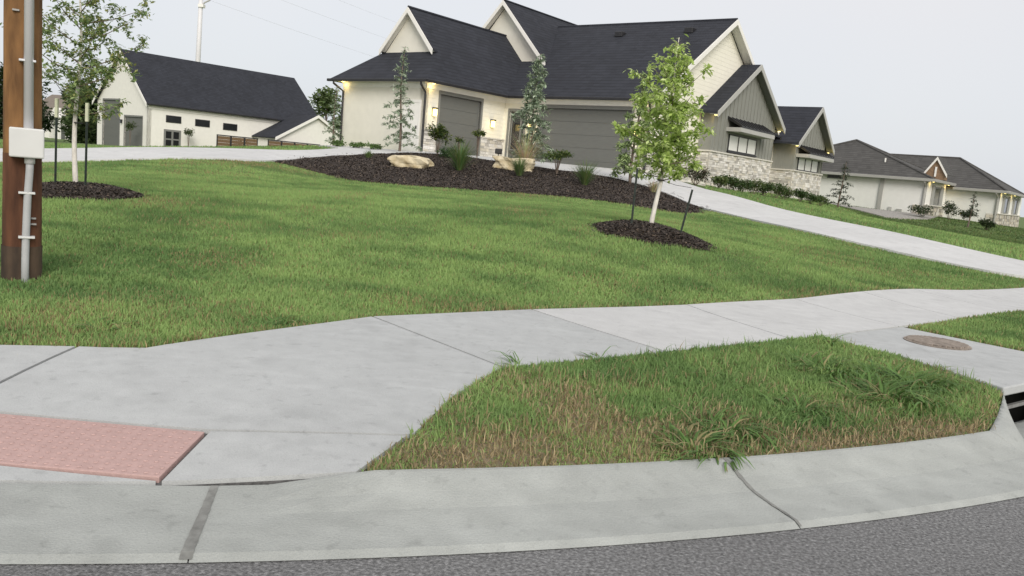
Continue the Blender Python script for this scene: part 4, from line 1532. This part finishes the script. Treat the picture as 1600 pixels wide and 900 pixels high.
# small decorative gablet with timber
gb = MB().prism([(-.62, 2.0, 2.8), (.62, 2.0, 2.8), (.62, 2.0, 3.3), (0, 2.0, 4.2), (-.62, 2.0, 3.3)], (0, 1.0, 0)).build('gablet', 'timber', rh)
rake(rh, (0, 1.9, 4.42), (-.78, 1.9, 3.2), 'trim_white', .1, .22)
rake(rh, (0, 1.9, 4.42), (.78, 1.9, 3.2), 'trim_white', .1, .22)
MB().box(-.06, .06, 1.92, 1.99, 3.0, 3.7).build('king_post', 'trim_white', rh)
roof(rh, [[(0, 1.88, 4.44), (-.8, 1.88, 3.2), (-.8, 5, 3.2), (0, 5, 4.44)], [(0, 1.88, 4.44), (0, 5, 4.44), (.8, 5, 3.2), (.8, 1.88, 3.2)]], 'shingle_grey', .05)
for q in ((.22, .7, E2), (.22, 6.2, E2), (3.84, 7.4, E3), (3.84, 13.0, E3)):
    soffit_lamp(rh, q[0], q[1], q[2] - .13, 3)
MB().tube([(-3.4, 1.6, 3.4), (-3.4, 1.6, 4.1)], .06, 8).build('vent_pipe', 'trim_white', rh)
# gravel and concrete pad at its foot
gp = sheet('gravel_patch', [(19.5, 56.5), (22.5, 51.0), (27, 54.5), (29, 57.5), (27.6, 58.6)], .8, 'gravel', .06, .2)
tag(gp, 'grey gravel patch at the foot of the grey house', None, kind='structure')

# ------------------------------------------------------------------ utility pole
PX, PY = -4.32, 7.12
pz = gz(PX, PY) - .05
up = thing('utility_pole', 'brown wooden utility pole with white conduit at the left edge', 'utility pole', (PX, PY, pz), math.radians(31.3))


def rough_tube(zs, rad, m, name, parent, n=28):
    vs, fs = [], []
    for i, z in enumerate(zs):
        for k_ in range(n):
            a = 2 * math.pi * k_ / n
            r = rad(z) * (1 + .018 * math.sin(5 * a + z * .7) + .012 * math.sin(11 * a + 3 * math.sin(z)) + random.uniform(-.006, .006))
            vs.append((r * math.cos(a), r * math.sin(a), z))
    for i in range(len(zs) - 1):
        for k_ in range(n):
            fs.append((i * n + k_, i * n + (k_ + 1) % n, (i + 1) * n + (k_ + 1) % n, (i + 1) * n + k_))
    b = MB()
    b.add(vs, fs)
    return b.build(name, m, parent, smooth=True)


rough_tube(np.linspace(1.12, 11, 60), lambda z: .150 - .004 * z, 'pole_wood', 'shaft', up)
rough_tube(np.linspace(.30, 1.125, 16), lambda z: .151 - .004 * z, 'pole_wood_dark', 'lower_shaft', up)
rough_tube(np.linspace(-.3, .33, 8), lambda z: .157 - .004 * z, 'pole_tar', 'butt', up)
fa = Vector((.04, -.19))       # conduit side, towards the street
cx_, cy_ = .035, -.178
b = MB(); b.tube([(cx_ + .01, cy_ - .02, 1.33), (cx_ + .01, cy_ - .01, 11)], .037, 14); b.build('conduit', 'pvc', up, smooth=True)
b = MB(); b.tube([(cx_ + .02, cy_ - .02, 1.08), (cx_ + .02, cy_ - .02, 1.0), (cx_ + .005, cy_ - .01, .75), (cx_ - .005, cy_ - .005, .45), (cx_ - .01, cy_ - .005, .2), (cx_ - .01, cy_ - .005, -.1)], .030, 14); b.build('lower_conduit', 'pvc_grey', up, smooth=True)
b = MB(); b.tube([(cx_ + .02, cy_ - .02, 1.05), (cx_ + .02, cy_ - .02, 1.11)], .04, 14); b.build('coupling', 'pvc', up, smooth=True)
MB().box(cx_ - .13, cx_ + .125, cy_ - .12, cy_ + .07, 1.10, 1.345).build('junction_box', 'box_grey', up, bevel=.012)
for z in (.80, .42, 1.90, 3.4, 5.2):
    MB().box(cx_ - .062, cx_ + .062, cy_ - .042, cy_ + .05, z - .009, z + .009).build('strap', 'pvc' if z > 1 else 'box_grey', up, bevel=.004)
for z, a in ((.58, .6), (.53, .62), (2.3, -.3)):
    MB().box(.15 * math.sin(a) - .03, .15 * math.sin(a) + .02, -.155, -.12, z - .006, z + .008).build('metal_tag', 'steel', up)


# ------------------------------------------------------------------ plants
def leaf_cloud(P, size, cols, name, parent, m='leaf', droop=.3, aspect=.6, folded=True):
    """one leaf per point: a kite of four corners folded along the midrib"""
    n = len(P)
    th_ = RNG.uniform(0, 2 * np.pi, n)
    ph = RNG.normal(-droop, .5, n)
    d = np.stack([np.cos(th_) * np.cos(ph), np.sin(th_) * np.cos(ph), np.sin(ph)], 1)
    s_ = np.stack([-np.sin(th_), np.cos(th_), RNG.normal(0, .35, n)], 1)
    s_ /= np.linalg.norm(s_, axis=1)[:, None]
    up_ = np.cross(d, s_)
    L = size * RNG.uniform(.6, 1.25, n)[:, None]
    a = P - d * L * .1
    m1 = P + d * L * .45 + s_ * L * aspect * .5 + up_ * L * .10
    m2 = P + d * L * .45 - s_ * L * aspect * .5 + up_ * L * .10
    e = P + d * L
    V = np.stack([a, m1, e, m2], 1).reshape(-1, 3)
    T = (np.arange(n)[:, None, None] * 4 + np.array([[0, 1, 2], [0, 2, 3]])[None]).reshape(-1, 3)
    cols = np.asarray(cols)
    c = cols[RNG.integers(0, len(cols), n)] * RNG.uniform(.75, 1.25, (n, 1))
    return fast_mesh(name, V, T, np.repeat(c, 4, 0), m, parent)


def young_tree(name, label, loc, H, trunk_h, lean, crown, nleaf, size, cols, seed, r0=.035, bias=(0, 0), branches=26, group=None, pale=True):
    """crown: function t in 0..1 (from lowest branch to top) -> radius"""
    rnd = random.Random(seed)
    t = thing(name, label, 'tree', loc, 0, group)
    axis_ = lambda z: Vector((lean[0] * z + .05 * math.sin(z * 2.1 + seed), lean[1] * z + .03 * math.sin(z * 1.7), z))
    zs = np.linspace(-.1, H * .97, 16)
    b = MB()
    b.tube([axis_(z) for z in zs], [max(.005, r0 * (1 - .9 * max(0, z) / H)) for z in zs], 9)
    b.build('trunk', 'bark_pale' if pale else 'bark', t, smooth=True)
    br = MB()
    P = []
    for i in range(branches):
        f = (i + .5) / branches
        z0 = trunk_h + (H - trunk_h) * f * .92
        a = i * 2.399 + rnd.uniform(-.4, .4)
        R = crown(f) * rnd.uniform(.7, 1.12)
        st = axis_(z0)
        up_k = .35 + .5 * f
        end = st + Vector((math.cos(a) * R + bias[0] * R, math.sin(a) * R + bias[1] * R, R * up_k * rnd.uniform(.6, 1.3)))
        mid = (st + end) / 2 + Vector((0, 0, -.06 * R))
        br.tube([st, mid, end], [.011 * (1.2 - f * .7), .007, .003], 5)
        k_ = max(3, int(R * 9))
        for j in range(k_):
            u = (j + 1) / k_
            c = st.lerp(end, u)
            tw = Vector((rnd.gauss(0, 1), rnd.gauss(0, 1), rnd.gauss(.15, .7))).normalized() * (.10 + .16 * R)
            br.tube([c, c + tw], [.004, .0015], 3, cap=False)
            P.append((c, tw, R))
    tag(br.build('branches', 'bark', t), kind='stuff')
    tot = sum(q[2] for q in P)
    pts = []
    for c, tw, R in P:
        k_ = max(2, int(nleaf * R / tot))
        for _ in range(k_):
            u = rnd.uniform(.1, 1.1)
            pts.append(c + tw * u + Vector((rnd.gauss(0, .035), rnd.gauss(0, .035), rnd.gauss(0, .03))))
    leaf_cloud(np.array([tuple(p) for p in pts]), size, cols, 'crown', t)
    return t


LIME = [(.47, .60, .18), (.55, .67, .24), (.37, .50, .14), (.60, .70, .33)]
OLIVE = [(.26, .36, .15), (.33, .42, .18), (.18, .27, .11), (.38, .40, .15)]
zl = gz(*TREE_L) + .1
young_tree('maple_tree', 'slim young tree with sparse leaves just behind the utility pole', (TREE_L[0], TREE_L[1], zl), 3.9, 1.05, (.0, .02),
           lambda f: .85 * math.sin(math.pi * min(1, .28 + f * .72)) ** .8 + .05, 5600, .072, OLIVE, 3, .042, (.12, 0), 30)
zr = gz(*TREE_R) + .1
young_tree('maple_tree', 'bright lime green young tree leaning right in front of the garage', (TREE_R[0], TREE_R[1], zr), 3.12, .72, (.035, .0),
           lambda f: max(.06, .95 * (1 - f) ** .75 * min(1, .55 + f * 2.4)), 6000, .09, LIME, 5, .042, (-.16, 0), 42)


def stake(x, y, h, tilt, cap, label):
    z = gz(x, y)
    t = thing('tree_stake', label, 'stake', (x, y, z - .1), 0, 'metal stakes beside the young trees')
    e = Vector((tilt * h, 0, h + .1))
    b = MB()
    b.beam((0, 0, 0), e, .032, .012, up=(0, 1, 0))
    b.beam((0, 0, 0), e, .010, .035, up=(0, 1, 0))
    b.build('post', 'stake', t)
    if cap:
        MB().beam(e * .82, e * 1.01, .045, .045, up=(0, 1, 0)).build('cap', 'stake_cap', t, bevel=.006)


stake(-7.22, 12.75, 1.42, .01, True, 'dark stake with pale cap between the pole and the slim tree')
stake(-6.75, 12.75, 1.38, .01, True, 'dark stake with pale cap right of the slim tree')
stake(1.84, 13.35, 1.02, .0, False, 'upright black stake left of the leaning tree')
stake(2.60, 13.25, .82, .17, False, 'tilted black stake right of the leaning tree')


def tie(tree, h, stakes, label):
    x, y, z = tree
    t = thing('tree_tie', label, 'tree tie', (x, y, z + h))
    b = MB()
    b.tube([(.05 * math.cos(a), .05 * math.sin(a), 0) for a in np.linspace(0, 2 * math.pi, 12)], .012, 6)
    b.build('collar', 'strap', t)
    for sx, sy, sz in stakes:
        b = MB()
        b.tube([(0, 0, 0), ((sx - x) * .5, (sy - y) * .5, (sz - z - h) * .5 - .02), (sx - x, sy - y, sz - z - h)], .004, 5)
        b.build('wire', 'strap', t)


tie((TREE_L[0] + .03, TREE_L[1], zl), .98, [(-6.74, 12.75, zl + 1.0)], 'black strap round the trunk of the slim tree')
tie((TREE_R[0] + .03, TREE_R[1], zr), .76, [(1.84, 13.35, zr + .62), (2.72, 13.25, zr + .68)], 'black strap and wires holding the leaning tree')

BLUE = [(.28, .36, .25), (.36, .44, .32), (.21, .28, .18), (.43, .50, .38)]
DARKC = [(.06, .085, .055), (.085, .11, .07), (.045, .065, .04)]


def conifer(label, loc, H, R, seed, dens=1.0, cols=BLUE, sparse=0.0, droop=.25, group='slim conifers', clear=.06, prof=None, nl=.15):
    rnd = random.Random(seed)
    t = thing('conifer', label, 'tree', loc, 0, group)
    b = MB()
    zs = np.linspace(-.15, H, 10)
    wob = lambda z: (.06 * math.sin(z * 1.3 + seed), .05 * math.cos(z * 1.1 + seed), z)
    b.tube([wob(z) for z in zs], [max(.008, .045 * (1 - z / H) + .012) for z in zs], 7)
    b.build('trunk', 'bark', t, smooth=True)
    br = MB()
    pts, dirs = [], []
    nb = int(H * 13 * dens)
    for i in range(nb):
        f = clear + (1 - clear) * (i + rnd.random()) / nb
        r = R * (prof(f) if prof else (1 - f) ** .8 * .95 + .06) * rnd.uniform(.55, 1.15)
        a = i * 2.399 + rnd.uniform(-.5, .5)
        st = Vector(wob(H * f))
        dv_ = Vector((math.cos(a), math.sin(a), 0))
        p1 = st + dv_ * r * .5 + Vector((0, 0, r * .12))
        p2 = st + dv_ * r + Vector((0, 0, -r * droop * rnd.uniform(.3, 1.6) + r * .1))
        br.tube([st, p1, p2], [.009, .006, .003], 4, cap=False)
        k_ = int(max(3, r * 26) * (1 - sparse))
        for j in range(k_):
            u = .15 + .85 * rnd.random()
            c = st.lerp(p1, u * 2) if u < .5 else p1.lerp(p2, u * 2 - 1)
            for _ in range(5):
                pts.append(tuple(c + Vector((rnd.gauss(0, .025), rnd.gauss(0, .025), rnd.gauss(0, .025)))))
    tag(br.build('branches', 'bark', t), kind='stuff')
    leaf_cloud(np.array(pts), nl, cols, 'crown', t, 'needle', droop=.15, aspect=.42)
    return t


mzz = lambda x, y: float(mulch_z(np.array([x]), np.array([y]))[0])
conifer('tall thin blue-green conifer before the blank wing wall', (-5.0, 33.0, gz(-5, 33) + .0), 4.1, .85, 1, .85, sparse=.35)
conifer('full blue-green conifer between the two garage doors', (.25, 31.2, mzz(.25, 31.2)), 4.15, .9, 2, 1.1, sparse=.15,
        prof=lambda f: (.95 if f < .55 else 1.25 * (1 - f) ** .55), nl=.17)
conifer('slender conifer at the far left corner of the cream house', (-8.4, 36.6, gz(-8.4, 36.6)), 2.6, .55, 3, .8, sparse=.45)
conifer('pale conifer mostly hidden behind the lime green tree', (3.75, 28.4, mzz(3.75, 28.4)), 3.7, .85, 4, .95, [(.30, .40, .17), (.38, .48, .22), (.24, .33, .15)], sparse=.0, nl=.16)
conifer('sparse dark conifer before the blank wall of the grey house', (18.3, 47.5, gz(18.3, 47.5)), 2.6, .95, 5, .8, DARKC, .35, .1, nl=.13)
conifer('thin dark sapling in front of the recessed wall of the grey house', (28.3, 52.0, gz(28.3, 52)), 2.15, .75, 6, .7, DARKC, .3, .1, clear=.3, nl=.13)


def bush(name, label, cat, loc, rx, rz, n, size, cols, seed, group=None, stem=.0, droop=.2, aspect=.6):
    rnd = np.random.default_rng(seed)
    t = thing(name, label, cat, loc, 0, group)
    b = MB()
    pts = []
    k_ = 9
    for i in range(k_):
        a = 2 * math.pi * i / k_ + rnd.uniform(-.3, .3)
        r = rx * rnd.uniform(.25, .75)
        e = (r * math.cos(a), r * math.sin(a), stem + rz * rnd.uniform(.7, 1.5))
        b.tube([(0, 0, -.05), (e[0] * .3, e[1] * .3, stem * .8), e], [.012, .009, .003], 4, cap=False)
        m_ = n // k_
        q = rnd.normal(0, 1, (m_, 3))
        q /= np.linalg.norm(q, axis=1)[:, None]
        q *= (rnd.random(m_) ** .4)[:, None]
        pts.append(np.array(e) * [1, 1, .85] + q * [rx * .45, rx * .45, rz * .55])
    tag(b.build('stems', 'bark', t), kind='stuff')
    P = np.concatenate(pts)
    P[:, 2] = np.maximum(P[:, 2], .02)
    leaf_cloud(P, size, cols, 'foliage', t, droop=droop, aspect=aspect)
    return t


def tuft(label, loc, H, n, spread, cols, seed, wid=.012, cat='ornamental grass'):
    rnd = random.Random(seed)
    b = MB()
    for i in range(n):
        a = rnd.uniform(0, 2 * math.pi)
        ln = H * rnd.uniform(.6, 1.1)
        el = math.pi / 2 - abs(rnd.gauss(0, .38))
        r0 = rnd.uniform(0, .09)
        h_, z, e = 0, 0, el
        w = wid * rnd.uniform(.6, 1.2)
        col = tuple(q * rnd.uniform(.75, 1.25) for q in rnd.choice(cols))
        vs = []
        for k_ in range(5):
            ww = w * (1, 1, .85, .55, .08)[k_] / 2
            x_, y_ = (r0 + h_ * spread) * math.cos(a), (r0 + h_ * spread) * math.sin(a)
            vs += [(x_ - ww * math.sin(a), y_ + ww * math.cos(a), z), (x_ + ww * math.sin(a), y_ - ww * math.cos(a), z)]
            h_ += ln / 4 * math.cos(e)
            z += ln / 4 * math.sin(e)
            e -= rnd.uniform(.08, .3)
        b.add(vs, [(2 * q, 2 * q + 1, 2 * q + 3, 2 * q + 2) for q in range(4)], col)
    o = b.build('ornamental_grass', 'blade', loc=loc)
    return tag(o, label, cat, 'ornamental grasses in the mulch bed')


GR = [(.10, .17, .055), (.13, .20, .07), (.17, .22, .09)]
TAN = [(.42, .36, .22), (.5, .43, .28), (.3, .29, .15)]
for x_, y_, h_, n_, lab, cc in ((-2.15, 28.2, 1.15, 420, 'feathery green ornamental grass before the single garage door', GR), (-.1, 27.9, .72, 330, 'low dark ornamental grass in front of the pale boulder', GR),
                                (2.05, 26.8, .88, 360, 'green ornamental grass in front of the double garage door', GR), (.05, 29.9, 1.45, 260, 'tall straw-coloured grass beside the full conifer', TAN),
                                (4.3, 26.9, .45, 160, 'small pale grass tuft right of the lime green tree trunk', TAN), (-5.6, 29.9, .32, 120, 'tiny green tuft at the left top of the mulch bed', GR)):
    tuft(lab, (x_, y_, mzz(x_, y_)), h_, n_, 1.15, cc, int(h_ * 100), .016)

RHODO = [(.075, .125, .035), (.13, .18, .05), (.20, .24, .07), (.05, .09, .03)]
bush('shrub', 'broad-leaved green shrub beside the downspout and single garage', 'shrub', (-3.28, 31.5, mzz(-3.28, 31.4)), .42, .5, 700, .13, RHODO, 1, 'shrubs in the mulch bed', .45)
bush('shrub', 'dark low shrub at the foot of the broad-leaved shrub', 'shrub', (-2.85, 30.9, mzz(-2.85, 30.9)), .35, .25, 420, .1, [(.05, .1, .04), (.07, .13, .05)], 2, 'shrubs in the mulch bed')
bush('shrub', 'small spreading maple shrub in front of the double garage', 'shrub', (1.2, 29.0, mzz(1.2, 29)), .5, .22, 520, .11, [(.07, .12, .04), (.1, .16, .05), (.14, .17, .05)], 3, 'shrubs in the mulch bed', .55)
bush('shrub', 'arching plant with leafy top before the single garage door', 'shrub', (-1.75, 31.2, mzz(-1.75, 31.2)), .28, .14, 220, .11, RHODO, 4, 'shrubs in the mulch bed', 1.0)
bush('shrub', 'short arching plant left of the feathery grass', 'shrub', (-2.45, 31.0, mzz(-2.45, 31)), .2, .12, 150, .1, RHODO, 5, 'shrubs in the mulch bed', .7)
bush('shrub', 'dark reddish-green round shrub at the stone corner of the house', 'shrub', (7.0, 33.4, gz(7, 33.4)), .62, .42, 900, .1, [(.06, .07, .04), (.09, .06, .045), (.05, .085, .04), (.14, .13, .09)], 6, 'foundation shrubs', .1)
fnd = [(8.15, 35.0, .32, 'first'), (8.75, 35.8, .42, 'second'), (9.5, 36.7, .4, 'third'), (10.3, 37.7, .45, 'fourth'), (11.1, 38.6, .42, 'fifth'), (11.9, 39.6, .5, 'sixth'), (12.7, 40.6, .4, 'seventh'), (13.9, 41.9, .42, 'eighth'), (14.9, 43.2, .4, 'ninth'), (15.8, 44.3, .36, 'tenth')]
for i, (x_, y_, r_, lab) in enumerate(fnd):
    bush('shrub', 'low green shrub along the stone base, %s from the garage corner' % lab, 'shrub', (x_ + .1, y_ - .4, gz(x_, y_ - .4)), r_ * 1.3, r_ * .85, 560, .12,
         [(.05, .1, .035), (.08, .14, .05), (.06, .085, .03), (.12, .17, .06)] if i % 3 else [(.13, .18, .06), (.18, .22, .09), (.08, .12, .05)], 10 + i, 'foundation shrubs', .05)
for i, (x_, y_, lab) in enumerate(((-8.0, 35.6, 'low leafy plant at the left foot of the blank wing wall'), (-7.0, 34.9, 'low leafy plant in the middle of the blank wing wall'), (-6.2, 34.3, 'low leafy plant left of the thin conifer at the wing wall'))):
    bush('shrub', lab, 'shrub', (x_, y_, gz(x_, y_)), .4, .16, 260, .12, [(.12, .2, .06), (.16, .25, .09)], 80 + i, 'low plants along the wing wall', .02)
for i, (x_, y_, r_, h_, lab) in enumerate(((26.6, 55.0, .85, .5, 'dark spreading shrub below the shuttered window of the grey house'), (29.6, 57.0, .55, .8, 'pointed evergreen shrub beside the stone return of the grey house'),
                                           (31.2, 57.8, .6, .45, 'round dark shrub before the recessed wall of the grey house'), (29.2, 51.6, .5, .4, 'dark shrub at the foot of the thin sapling'))):
    bush('shrub', lab, 'shrub', (x_, y_, gz(x_, y_)), r_, h_, 600, .14, [(.04, .07, .03), (.06, .09, .035), (.08, .1, .05)], 40 + i, 'shrubs by the grey house', .05)
for i, (x_, y_, h_, lab) in enumerate(((*bw(1.2, 3.3), 3.0, 'thin climbing shrub beside the small windows of the outbuilding'), (*bw(-.9, -1.2), 3.2, 'thin shrub at the front corner of the outbuilding'),
                                       (*bw(1.3, 8.6), 1.5, 'low dark shrub at the end of the brown fence'))):
    bush('shrub', lab, 'shrub', (x_, y_, .7), .55 if i < 2 else .8, .55, 260, .2, [(.08, .12, .05), (.12, .15, .07)], 60 + i, 'shrubs by the outbuilding', h_ * .5)


def boulder(label, loc, sx, sy, sz, rz, seed):
    rnd = random.Random(seed)
    bm = bmesh.new()
    bmesh.ops.create_icosphere(bm, subdivisions=4, radius=1)
    for v in bm.verts:
        p = v.co
        q = Vector((max(-.8, min(.8, p.x)), max(-.75, min(.75, p.y)), max(-.62, min(.62, p.z))))
        lay = .10 * math.floor((q.z + .1 * math.sin(3 * q.x + seed)) * 4) / 4
        k_ = 1 + .10 * math.sin(4.3 * p.x + seed) * math.sin(3.7 * p.y + 2) + .07 * math.sin(9 * p.x + 7 * p.z + seed) + .05 * math.sin(6 * lay * 10 + seed)
        v.co = Vector((q.x * k_ * sx, q.y * k_ * sy, q.z * (1 + .1 * math.sin(5 * q.x + seed)) * sz))
    me = bpy.data.meshes.new('boulder')
    bm.to_mesh(me)
    bm.free()
    me.materials.append(MATS['boulder'])
    o = bpy.data.objects.new('boulder', me)
    COL.objects.link(o)
    o.location = loc
    o.rotation_euler = (0, 0, rz)
    return tag(o, label, 'boulder', 'limestone boulders in the mulch bed')


boulder('long flat tan boulder near the left end of the mulch bed', (-3.85, 28.4, mzz(-3.85, 28.4) + .10), .85, .5, .38, -.1, 1)
boulder('tan boulder beside the straw-coloured grass and stone pier', (-.30, 29.5, mzz(-.30, 29.5) + .12), .85, .5, .42, -.25, 5)
fl = thing('flood_light', 'small black landscape light on the tan boulder by the stone pier', 'garden light', (-.95, 30.9, mzz(-.95, 30.9) + .1))
MB().tube([(0, 0, -.1), (0, 0, .28)], .02, 6).build('post', 'black_metal', fl)
MB().box(-.13, .13, -.1, .1, .25, .45).build('head', 'black_metal', fl, bevel=.03)

# ------------------------------------------------------------------ far background
FARG = [(.035, .065, .025), (.055, .09, .035), (.075, .11, .045), (.03, .05, .02)]


def far_tree(label, x_, y_, H, R, seed, cols=FARG, size=.5, n=3600):
    rnd = np.random.default_rng(seed)
    t = thing('tree', label, 'tree', (x_, y_, gz(x_, y_) - .2), 0, 'trees behind the outbuilding')
    b = MB()
    b.tube([(0, 0, 0), (.1, 0, H * .5), (0, .1, H * .85)], [.22, .14, .04], 7)
    cl = []
    for i in range(22):
        f = rnd.uniform(.12, 1)
        a = rnd.uniform(0, 6.28)
        r = R * math.sin(math.pi * min(.97, .15 + f * .8)) * rnd.uniform(.25, .85)
        c = np.array([r * math.cos(a), r * math.sin(a), H * f * .92])
        b.tube([(0, 0, H * f * .6), tuple(c)], [.05, .015], 4, cap=False)
        m_ = n // 22
        q = rnd.normal(0, 1, (m_, 3))
        q /= np.linalg.norm(q, axis=1)[:, None]
        q *= (rnd.random(m_) ** .35)[:, None]
        cl.append(c + q * R * .42 * [1, 1, .75])
    b.build('trunk', 'bark', t)
    leaf_cloud(np.concatenate(cl), size, cols, 'crown', t, droop=.1, aspect=.8)


far_tree('dark tall tree left of the utility pole', -57.0, 92, 9.5, 4.2, 1)
far_tree('second dark tree peeping behind the utility pole', -60.5, 100, 8.0, 3.6, 2)
far_tree('green tree behind the slim staked tree, nearest the outbuilding', -46.5, 88, 6.6, 3.2, 3, [(.05, .085, .03), (.08, .12, .045), (.1, .14, .06)])
far_tree('low green tree between pole and outbuilding', -54.5, 103, 7.0, 3.0, 4, [(.05, .085, .03), (.08, .12, .045), (.1, .14, .06)])
far_tree('green tree between the outbuilding and the cream house', -27.0, 112, 9.6, 3.6, 5, [(.12, .18, .07), (.17, .23, .09), (.21, .27, .13)])
far_tree('lower tree at the gable of the outbuilding wing', -23.5, 116, 8.2, 3.6, 6, [(.12, .18, .07), (.17, .23, .09), (.21, .27, .13)])

fh = thing('far_house', 'distant pale house with brown roof seen behind the tree stakes', 'house', (-69.5, 122, gz(-69.5, 122)), -.5)
MB().box(-7, 5, 0, 9, -2, 3.2).build('wall', 'barn_white', fh)
roof(fh, [[(-7.6, -.6, 3.1), (5.6, -.6, 3.1), (5.6, 4.5, 6.6), (-7.6, 4.5, 6.6)], [(-7.6, 9.6, 3.1), (-7.6, 4.5, 6.6), (5.6, 4.5, 6.6), (5.6, 9.6, 3.1)]], 'far_roof', .2)
Face(fh, (5, 0), (0, 1), (1, 0))
MB().prism([(5, 0, 3.1), (5, 9, 3.1), (5, 4.5, 6.3)], (-.3, 0, 0)).build('gable_wall', 'barn_white', fh)
ffh = Face(fh, (0, 0), (1, 0), (0, -1))
MB().prism([(1.2, -1.4, 3.0), (3.8, -1.4, 3.0), (2.5, -1.4, 4.4)], (0, 2.5, 0)).build('porch_gable', 'trim_white', fh)
for q in (1.3, 3.6):
    MB().box(q - .12, q + .12, -1.4, -1.15, -1.5, 3.0).build('porch_column', 'trim_white', fh)
ffh.window(-5, -3.4, .8, 2.2, 2, 'trim_white', 'glass_dark', fw=.12)
ffh.box('door', 'grey_door', 2.1, 3.0, -.5, 1.9, 0, .06)

mp = thing('transmission_pole', 'tall pale pole rising behind the roof of the outbuilding', 'pole', (-56.6, 142, .3))
b = MB(); b.tube([(0, 0, 0), (.55, 0, 34)], [.5, .3], 12); b.build('mast', 'pvc', mp, smooth=True)
b = MB(); b.tube([(.45, 0, 24.0), (1.1, 0, 24.6), (1.9, 0, 25.0)], .13, 8); b.tube([(1.9, 0, 25.0), (1.7, 0, 27), (1.4, 0, 29)], .12, 6); b.build('insulator_arm', 'pale_grey_trim', mp)
MB().box(.1, 1.0, -.5, .5, 23.7, 24.2).build('bracket', 'trim_white', mp)
for i, (dz, lab) in enumerate(((25.0, 'lowest faint power line sagging from the tall pale pole'), (29.5, 'middle faint power line from the tall pale pole'), (33.5, 'topmost faint power line from the tall pale pole'))):
    w_ = MB()
    A0 = Vector((-54.7, 142, .3 + dz))
    B0 = Vector((62, 330, .3 + dz + 2))
    pts = []
    for k_ in range(25):
        u = k_ / 24
        p = A0.lerp(B0, u)
        pts.append((p.x, p.y, p.z - 4 * 5.0 * u * (1 - u)))
    w_.tube(pts, .014, 4)
    tag(w_.build('power_line', 'rh_trim'), lab, 'power line', 'power lines from the tall pole')
